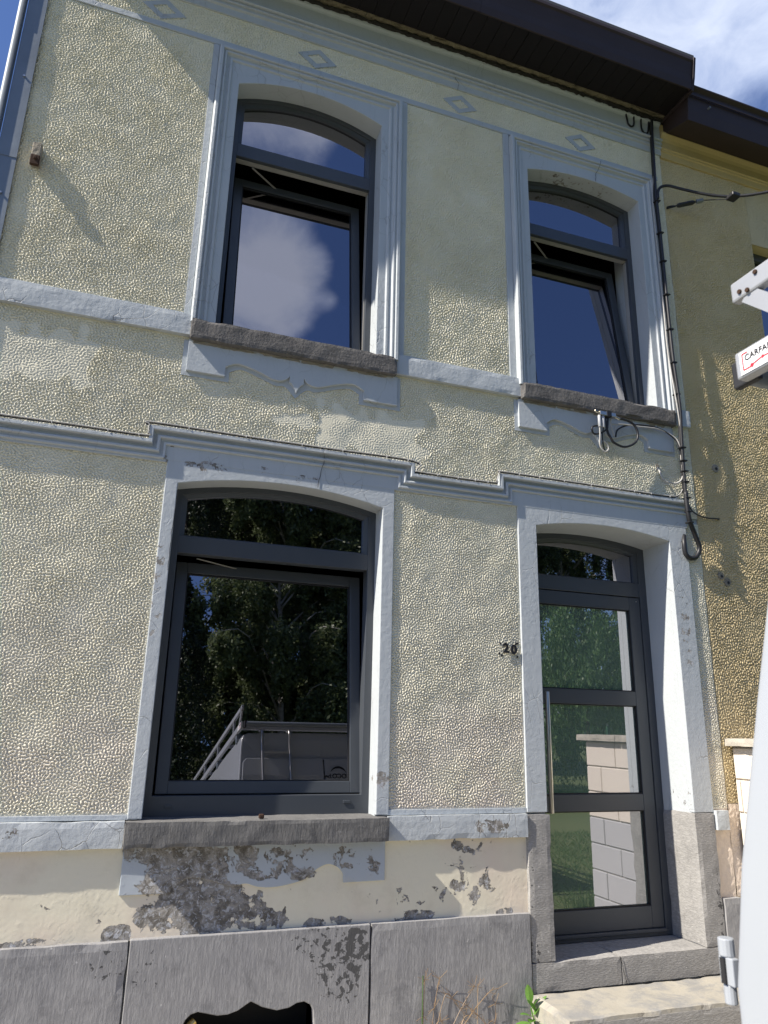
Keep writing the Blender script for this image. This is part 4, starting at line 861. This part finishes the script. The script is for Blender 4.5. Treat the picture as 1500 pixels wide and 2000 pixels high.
# side rubbing strip and cab windows
for s in (-1, 1):
    xs = VX+s*(HW*1.018)
    MB().box(min(xs, xs+s*.012), max(xs, xs+s*.012), -6.0, -3.3, .70, .80).build('rubbing_strip', M['plasticblack'], van, bevel=.005)
    hA, hB = [float(np.interp(z-GV+.06, [p[0] for p in P_], [p[1] for p in P_]))*1.016+.003 for z in (1.28, 1.80)]
    vs = [(VX+s*hA, -6.75, 1.22), (VX+s*hA, -5.75, 1.22), (VX+s*hB, -5.75, 1.78), (VX+s*hB, -6.40, 1.78)]
    vs += [(x-s*.02, y, z) for x, y, z in vs]
    recalc(mk('side_window', vs, [(0, 1, 2, 3), (7, 6, 5, 4), (0, 4, 5, 1), (1, 5, 6, 2), (2, 6, 7, 3), (3, 7, 4, 0)], M['darkglass'], van))
    MB().tube([(VX+s*(HW*1.0-.07), -3.75-0, .33+GV), (VX+s*(HW*1.0+.01), -3.75, .33+GV)], .33, 28).build('wheel', M['rubbertyre'], van, bevel=.03)
    MB().tube([(VX+s*(HW*1.0-.07), -7.15, .33+GV), (VX+s*(HW*1.0+.01), -7.15, .33+GV)], .33, 28).build('wheel', M['rubbertyre'], van, bevel=.03)
    for yy in (-3.75, -7.15): MB().tube([(VX+s*(HW*1.0), yy, .33+GV), (VX+s*(HW*1.0+.016), yy, .33+GV)], .19, 20).build('hub_cap', M['alu'], van, bevel=.01)
    for yy in (-4.5, -5.6):
        MB().box(VX+s*(HW*1.018)-.002, VX+s*(HW*1.018)+.002, yy-.004, yy+.004, .5, 1.15).build('panel_seam', M['vanline'], van)
# side pressed rib seen in the window reflection
for s in (-1, 1):
    x_ = float(np.interp(1.72-GV+.06, [p[0] for p in P_], [p[1] for p in P_]))*1.018
    MB().box(VX+s*x_-.006, VX+s*x_+.006, -5.4, -3.9, 1.70, 1.74).build('door_rail', M['zinc'], van, bevel=.004)
# ladder on the left rear door
lad = MB(); LX = (1.372, 1.645)
for x_ in LX: lad.tube([(x_, -3.12, 2.352), (x_, -3.04, 2.350), (x_, -2.99, 2.30), (x_, ylean(2.2)+.035, 2.20), (x_, ylean(1.9)+.035, 1.9), (x_, ylean(1.6)+.035, 1.6), (x_, -2.775, 1.2), (x_, -2.765, .75)], .0125, 9, 5)
lad_o = lad.build('ladder', M['steel'], van, smooth=True)
for zr in (2.12, 1.83, 1.56, 1.30, 1.04, .80): MB().box(LX[0]+.012, LX[1]-.012, ylean(zr)+.022, ylean(zr)+.040, zr-.012, zr+.012).build('rung', M['alu'], lad_o, bevel=.004)
# roof rack: lower and upper side rails with posts, cross bars and a rear roller
rk = MB(); RX = (1.165, 2*VX-1.165)
for x_ in RX: rk.box(x_-.014, x_+.014, -8.0, -2.930, 2.336, 2.398)
for x_ in RX: rk.box(x_-.012, x_+.012, -7.6, -2.940, 2.515, 2.562)
rack = rk.build('roof_rack', M['alu'], van, bevel=.005)
for x_ in RX:
    for yy in (-3.45, -4.6, -5.8, -7.0): MB().box(x_-.010, x_+.010, yy-.02, yy+.02, 2.398, 2.530).build('rack_post', M['alu'], rack)
    MB().bar((x_, -3.10, 2.395), (x_, -2.975, 2.520), .016, .035).build('rack_post', M['alu'], rack)
    MB().bar((x_, -7.58, 2.55), (x_, -7.98, 2.38), .022, .03).build('rack_post', M['alu'], rack)
    for yy in (-3.25, -4.6, -6.2): MB().box(x_-.008, x_+.055, yy-.03, yy+.03, 2.25, 2.337).build('rack_foot', M['zinc'], rack, bevel=.006)
for yy in (-3.04, -3.9, -4.7, -5.5, -6.3, -7.1, -7.9): MB().box(RX[0]+.014, RX[1]-.014, yy-.03, yy+.03, 2.345, 2.372).build('cross_bar', M['alu'], rack, bevel=.004)
MB().tube([(RX[0]+.03, -2.915, 2.372), (RX[1]-.03, -2.915, 2.372)], .026, 16).build('rear_roller', M['zinc'], rack, smooth=True, bevel=.002)
MB().box(RX[0]+.016, RX[0]+.034, -2.955, -2.890, 2.338, 2.400).build('roller_bracket', M['plasticblack'], rack, bevel=.004)
for yy, zz in ((-2.965, 2.530), (-3.01, 2.550), (-2.985, 2.522)): MB().tube([(RX[0]-.016, yy, zz), (RX[0]-.010, yy, zz)], .005, 8).build('rivet', M['rust'], rack)
# maker's plate on the side of the lower rail
MB().box(RX[0]-.0152, RX[0]-.0138, -3.12, -2.944, 2.341, 2.392).build('rail_label', M['sticker'], rack)
me = text_mesh('CARFAR', .0185, .0004, .0002); me.materials.append(M['darkpaint'])
lt = bpy.data.objects.new('label_lettering', me); COL.objects.link(lt); lt.parent = rack
lt.matrix_world = Matrix.Translation((RX[0]-.0160, -2.992, 2.374)) @ Matrix(((0, 0, -1, 0), (-1, 0, 0, 0), (0, 1, 0, 0), (0, 0, 0, 1)))
b = MB(); x_ = RX[0]-.0158
for (ya, za, yb, zb2) in ((-2.952, 2.386, -2.966, 2.386), (-2.952, 2.386, -2.952, 2.350), (-2.952, 2.350, -2.972, 2.350), (-2.972, 2.352, -3.00, 2.358), (-3.0, 2.358, -3.06, 2.356)): b.bar((x_, ya, za), (x_, yb, zb2), .0014, .0022, (0, 0, 1) if abs(ya-yb) > .001 else (0, 1, 0))
b.tube([(x_-.0005, -2.974, 2.352), (x_+.0008, -2.974, 2.352)], .0045, 10).tube([(x_-.0005, -3.002, 2.358), (x_+.0008, -3.002, 2.358)], .0035, 10)
b.build('label_emblem', M['redpaint'], rack)
# lettering and swoosh on the right rear door
LXc, LZc = VX+.105, 1.885
me = text_mesh('SOCO.be', .062, .0006, .0012); me.materials.append(M['darkpaint'])
lt = bpy.data.objects.new('door_lettering', me); COL.objects.link(lt); lt.parent = van; lt.matrix_parent_inverse = Matrix.Translation(-van.location)
lt.matrix_basis = Matrix.Translation((LXc+.02, ylean(LZc)+.0135, LZc)) @ Matrix.Rotation(math.pi, 4, 'Z') @ Matrix.Rotation(math.pi/2, 4, 'X')
vv = []; ff = []; nn = 22
for a0, a1 in ((20, 150), (200, 330)):
    base = len(vv)
    for i in range(nn):
        a = math.radians(a0+(a1-a0)*i/(nn-1)); wd = .020*math.sin(math.pi*(i+.4)/nn); r0 = .085
        for rr in (r0-wd/2, r0+wd/2): vv.append((LXc+.03+rr*1.05*math.cos(a), ylean(LZc)+.0140, LZc+rr*math.sin(a)))
    for i in range(nn-1): ff.append((base+2*i, base+2*i+1, base+2*i+3, base+2*i+2))
mk('door_swoosh', vv, ff, M['darkpaint'], van)

# ================================================================== PLANTS
def leaf(mb, base, dirv, ln, wd, bend=.25):
    d_ = Vector(dirv).normalized(); s_ = d_.cross(Vector((0, 0, 1))); s_ = s_.normalized() if s_.length > .01 else Vector((1, 0, 0)); up = s_.cross(d_)
    ps = []; K = 6
    for i in range(K+1):
        u = i/K; w_ = wd*math.sin(math.pi*min(.97, u*.86+.10))**.8; c = Vector(base)+d_*ln*u-up*bend*ln*u*u*.6
        ps += [c-s_*w_/2+up*.12*w_, c, c+s_*w_/2+up*.12*w_]
    mb.add(ps, [(3*i+a, 3*i+a+1, 3*i+a+4, 3*i+a+3) for i in range(K) for a in (0, 1)])
pl = empty('young_shrub', (2.27, -.075, .10), 'small green broad-leaved plant at the corner of the door step', 'plant')
b = MB(); rs = random.Random(3)
for (bx, by, bz), (dx_, dy_, dz_), ln, wd in [(((q[0][0]-.012, q[0][1]-.01, q[0][2]+.035), q[1], q[2]*1.15, q[3]*1.25)) for q in [((2.25, -.07, .20), (-.1, -.1, 1), .085, .036), ((2.27, -.08, .15), (.55, -.1, .9), .095, .042), ((2.26, -.08, .14), (-.9, -.3, .45), .085, .036), ((2.26, -.09, .13), (-.6, -.7, .3), .075, .036),
      ((2.28, -.09, .12), (.8, -.5, .35), .07, .034), ((2.27, -.08, .17), (-.5, -.2, .8), .07, .03), ((2.25, -.08, .11), (-.95, .05, .15), .08, .034), ((2.27, -.10, .11), (.1, -1, .4), .07, .034), ((2.26, -.08, .18), (.3, -.4, .9), .065, .028), ((2.24, -.09, .12), (-.4, -.8, .6), .06, .03)]]:
    lb = MB(); leaf(lb, (bx, by, bz), (dx_, dy_, dz_), ln, wd); lb.build('leaf', M['plant'], pl)
MB().tube([(2.272, -.08, .02), (2.268, -.08, .12), (2.25, -.07, .21)], .004, 6, 4).build('stem', M['plant'], pl)
dg_ = empty('dry_weed', (1.78, -.07, .10), 'tuft of dry reddish brown stalks leaning on the plinth right of the vent', 'weed')
b = MB(); rs = random.Random(5)
stalks = [[(1.63, -.07, .05), (1.64, -.05, .22), (1.65, -.045, .38)], [(1.66, -.1, .05), (1.72, -.07, .22), (1.76, -.06, .31), (1.80, -.05, .29)], [(1.70, -.1, .05), (1.84, -.07, .24), (1.93, -.05, .33)],
          [(1.72, -.1, .05), (1.90, -.08, .22), (2.01, -.06, .30), (2.07, -.05, .31)], [(1.93, -.08, .05), (1.94, -.06, .2), (1.95, -.05, .33)], [(1.76, -.06, .30), (1.88, -.06, .25), (1.98, -.08, .16), (2.05, -.1, .05)],
          [(1.68, -.05, .05), (1.70, -.05, .25), (1.73, -.05, .38)], [(1.66, -.08, .05), (1.70, -.06, .17), (1.74, -.05, .19), (1.76, -.05, .15)], [(1.78, -.09, .05), (1.86, -.06, .19), (1.90, -.05, .20)], [(2.0, -.08, .05), (2.04, -.06, .16), (2.05, -.05, .24)]]
for s_ in stalks: b.tube(s_, .0017, 5, 5)
for i in range(120):
    s_ = rs.choice(stalks); p = Vector(rs.choice(s_[1:])); b.tube([p, p+Vector((rs.uniform(-.05, .05), rs.uniform(-.01, .01), rs.uniform(-.04, .05)))], .0011, 4)
b.build('dry_stalk', M['dry'], dg_)
MB().tube([(1.625, -.07, .05), (1.635, -.05, .25), (1.640, -.045, .40)], .0028, 5, 4).build('green_stalk', M['grassb'], dg_)
for i, (gx, lab) in enumerate(((2.60, 'small bright green weed sprouting in front of the step'), (3.05, 'tiny grass tuft in front of the step, nearest the van'))):
    b = MB(); rs = random.Random(i+9)
    for q in range(9): leaf(b, (gx+rs.uniform(-.02, .02), -.455+rs.uniform(-.01, .01), .04), (rs.uniform(-.5, .5), rs.uniform(-.3, .2), 1), rs.uniform(.09, .165), .011+.010*(i == 0), .4)
    o = b.build('weed_tuft', M['plant' if i == 0 else 'grassb']); tag(o, lab, 'weed')

# ================================================================== ACROSS THE STREET (seen in the panes)
def quads(centres, sizes, rs, m, name, parent, droop=0.0, flat=0.3):
    n_ = len(centres); a = rs.randn(n_, 3); a[:, 2] *= 1.0; a /= np.linalg.norm(a, axis=1)[:, None]
    b_ = rs.randn(n_, 3); b_ -= a*(a*b_).sum(1)[:, None]; b_ /= np.linalg.norm(b_, axis=1)[:, None]
    s = sizes[:, None]; V = np.stack([centres-a*s, centres+b_*s*.55, centres+a*s, centres-b_*s*.55], 1).reshape(-1, 3).astype(np.float32)
    F = np.arange(n_*4, dtype=np.int32)
    me = bpy.data.meshes.new(name); me.vertices.add(n_*4); me.vertices.foreach_set('co', V.ravel()); me.loops.add(n_*4); me.loops.foreach_set('vertex_index', F)
    me.polygons.add(n_); me.polygons.foreach_set('loop_start', np.arange(0, n_*4, 4, dtype=np.int32)); me.polygons.foreach_set('loop_total', np.full(n_, 4, dtype=np.int32)); me.update(calc_edges=True)
    me.materials.append(m); o = bpy.data.objects.new(name, me); COL.objects.link(o); o.parent = parent; return o
def tree_birch(loc, h, label, seed, rz=0.0, sc=1.0, src=None, group='trees beyond the driveway', cat='tree', nleaf=130000, name='birch_tree'):
    if src is not None:
        r = src.copy(); COL.objects.link(r); r.location = loc; r.rotation_euler = (0, 0, rz); r.scale = (sc, sc, sc); r['label'] = label
        for ch in src.children: c = ch.copy(); COL.objects.link(c); c.parent = r
        return r
    rs = np.random.RandomState(seed); e = empty(name, loc, label, cat, group, rz)
    tm = MB(); top = Vector((rs.uniform(-.4, .4), rs.uniform(-.4, .4), h*.93)); tm.tube([(0, 0, -.2), (.08, .05, h*.3), top*.6+Vector((.1, 0, h*.05)), top], lambda u: .20*(1-u)**.8+.02, 9, 4)
    C = []; S = []
    for i in range(60):
        u = .10+.86*i/60; z0 = h*u; ang = rs.uniform(0, 2*math.pi); reach = h*.27*math.sin(math.pi*min(1, (1.06-u)*1.05))**.8*rs.uniform(.6, 1.15)
        p0 = Vector((0, 0, z0)); p1 = Vector((math.cos(ang)*reach*.55, math.sin(ang)*reach*.55, z0+reach*.55)); p2 = Vector((math.cos(ang)*reach, math.sin(ang)*reach, z0+reach*.45))
        tm.tube([p0, p1, p2], lambda q: .045*(1-q)+.008, 5, 3)
        for j in range(14):
            q = rs.uniform(.25, 1.05); c = p0.lerp(p1, min(1, q*2)) if q < .5 else p1.lerp(p2, (q-.5)*2)
            c = np.array(c)+rs.randn(3)*.25; ln = rs.uniform(.5, 1.9); k_ = max(4, int(nleaf/(60*14)))
            tt = rs.rand(k_)**.8; pts = c[None, :]+rs.randn(k_, 3)*np.array([.15, .15, .10])*(1.1-tt[:, None]*.5); pts[:, 2] -= tt*ln
            C.append(pts); S.append(rs.uniform(.06, .115, k_))
    t_o = mk('trunk', tm.v, tm.f, M['bark'], e, smooth=True, local=True)
    quads(np.concatenate(C), np.concatenate(S), rs, M['leaf'], 'crown', e); return e
def tree_conifer(loc, h, label, seed, group='trees beyond the driveway'):
    rs = np.random.RandomState(seed); e = empty('conifer_tree', loc, label, 'tree', group)
    mk('trunk', *[getattr(MB().tube([(0, 0, -.2), (0, 0, h*.97)], lambda u: .16*(1-u)+.015, 8), q) for q in 'vf'], M['barkdark'], e, smooth=True, local=True)
    n_ = 34000; u = rs.rand(n_)**.75; z = .03*h+u*h*.97; rad = (1-u)**.85*h*.20+.08; ang = rs.rand(n_)*2*math.pi
    lobes = 1+.16*np.sin(ang*5+z*2.2)+.14*np.sin(ang*3-z*3.1)+.10*np.sin(z*7+ang)
    rr = rad*lobes*np.sqrt(rs.rand(n_)*.5+.5)
    quads(np.stack([rr*np.cos(ang), rr*np.sin(ang), z+rs.randn(n_)*.05], 1), rs.uniform(.04, .09, n_), rs, M['conifer'], 'crown', e)
bt = tree_birch((6.4, -26, .1), 17.0, 'tall birch with hanging foliage right of the dark conifer, mirrored in the ground floor window', 2)
tree_birch((10.4, -28, .1), 0, 'second tall birch further right beyond the driveway', 3, 2.1, 1.02, bt)
tree_birch((14.8, -25, .1), 0, 'third birch, the one behind the mesh fence', 4, 4.0, .80, bt)
tree_birch((-3.5, -31, .1), 0, 'birch furthest left, behind the conifer', 5, 1.0, .78, bt)
tree_birch((2.0, -33, .1), 0, 'birch standing well behind the dark conifer', 6, 5.0, .66, bt)
tree_birch((4.2, -29.5, .1), 0, 'birch between the conifer and the tall birch', 10, 3.3, .74, bt)
tree_birch((8.6, -31, .1), 0, 'birch in the second row between the two tall birches', 11, .6, 1.0, bt)
tree_birch((12.6, -30, .1), 0, 'birch in the second row beside the fence birch', 12, 1.9, .9, bt)
tree_birch((20.5, -27, .1), 0, 'birch furthest right, beyond the hedge', 7, 3.0, .85, bt)
tree_conifer((1.7, -24, .1), 14.6, 'dark pointed conifer at the left in the ground floor window reflection', 8)
tree_conifer((-.9, -27, .1), 12.0, 'second dark conifer, lower and left of the tall pointed one', 9)
def bush(loc, rx, ry, h, label, seed, src=None):
    if src is not None:
        r = src.copy(); COL.objects.link(r); r.location = loc; r.rotation_euler = (0, 0, seed); r.scale = (rx, ry, h); r['label'] = label
        for ch in src.children: c = ch.copy(); COL.objects.link(c); c.parent = r
        return r
    rs = np.random.RandomState(seed); e = empty('leafy_bush', loc, label, 'bush', 'bushes behind the mesh fence')
    C = []
    for i in range(60):
        a = rs.rand()*2*math.pi; zz = rs.rand()**.8; r_ = math.sqrt(max(.02, 1-(zz*.95)**2))*rs.uniform(.55, 1); c = np.array([r_*math.cos(a), r_*math.sin(a), zz])
        C.append(c+rs.randn(420, 3)*.10)
    C = np.concatenate(C); C = C[C[:, 2] > 0]; quads(C, rs.uniform(.010, .024, len(C)), rs, M['hedge'], 'foliage', e)
    mk('stem', *[getattr(MB().tube([(0, 0, -.1), (.02, .02, .5)], .03, 7), q) for q in 'vf'], M['barkdark'], e, local=True)
    e.scale = (rx, ry, h); return e
bs = bush((12.6, -13.8, .0), 1.9, 1.6, 4.6, 'tall round bush mirrored in the middle of the door glass', 1)
bush((9.4, -15.5, .0), 2.0, 1.6, 4.0, 'bush left of the tall round one', 2, bs)
bush((16.0, -14.5, .0), 2.4, 1.8, 5.6, 'largest bush at the right of the row', 3, bs)
bush((19.6, -15.5, .0), 2.2, 1.8, 5.0, 'last bush at the far right', 4, bs)
bush((6.2, -17.5, .0), 2.0, 1.6, 3.2, 'low bush straight behind the van', 5, bs)
bush((23.5, -13.0, .0), 2.6, 2.0, 4.6, 'bush beyond the row, at the street corner', 6, bs)
# wire mesh fence
mf = empty('mesh_fence', (12, -9.5, GZ), 'green wire mesh fence on thin posts along the grass', 'fence')
for x in np.arange(4.2, 20.3, 2.0):
    MB().box(float(x)-.03, float(x)+.03, -9.53, -9.47, 0, 1.75).build('fence_post', M['wire'], mf)
wmb = MB()
for x in np.arange(4.2, 20.2, .05): wmb.bar((float(x), -9.5, .05), (float(x), -9.5, 1.7), .004, .004, (0, 1, 0))
for z in np.arange(.06, 1.72, .2): wmb.bar((4.2, -9.5, float(z)), (20.2, -9.5, float(z)), .006, .006)
wmb.build('wire_mesh', M['wire'], mf)['kind'] = 'stuff'
# grass blades by the wall end and beyond
rs = np.random.RandomState(4); n_ = 26000
gx = np.concatenate([rs.uniform(4.1, 9, 9000), rs.uniform(3, 20, 17000)]); gyy = np.concatenate([rs.uniform(-6.5, -.6, 9000), rs.uniform(-13, -9.4, 17000)])
hh = np.concatenate([rs.uniform(.03, .09, 8900), rs.uniform(.15, .36, 100), rs.uniform(.08, .3, 17000)]); gx[8900:9000] = rs.uniform(3.75, 4.0, 100); gyy[8900:9000] = rs.uniform(-1.35, -1.08, 100); lean = rs.randn(n_, 2)*.08
z0 = GZ-.09
V = np.stack([np.stack([gx-.006, gyy, np.full(n_, z0)], 1), np.stack([gx+.006, gyy, np.full(n_, z0)], 1), np.stack([gx+lean[:, 0], gyy+lean[:, 1], z0+hh], 1)], 1).reshape(-1, 3)
o = mk('grass', [tuple(map(float, v)) for v in V], [(3*i, 3*i+1, 3*i+2) for i in range(n_)], M['grassb']); o['kind'] = 'stuff'; o['label'] = 'rough grass beside the driveway'; o['category'] = 'grass'

# hairline cracks in the painted mouldings
for pts in ([(1.84, -.030, 6.44), (1.87, -.030, 6.36), (1.895, -.036, 6.31), (1.890, -.030, 6.25)], [(3.13, -.052, 5.985), (3.12, -.045, 5.93), (3.095, -.020, 5.87), (3.09, -.019, 5.80)], [(.985, -.040, 3.20), (.99, -.030, 3.12), (.975, -.016, 3.06), (.965, -.016, 2.97)],
            [(2.86, -.030, .400), (2.875, -.030, .34), (2.895, -.030, .26)], [(.178, -.0135, 2.86), (.170, -.015, 2.70), (.165, -.0145, 2.52), (.168, -.0145, 2.40)]):
    q = []
    for a, b in zip(pts[:-1], pts[1:]):
        for i in range(4): p = Vector(a).lerp(Vector(b), i/4); q.append((p.x+random.uniform(-.003, .003), p.y, p.z))
    MB().tube(q+[pts[-1]], .0014, 5).build('crack', M['seal'], house)
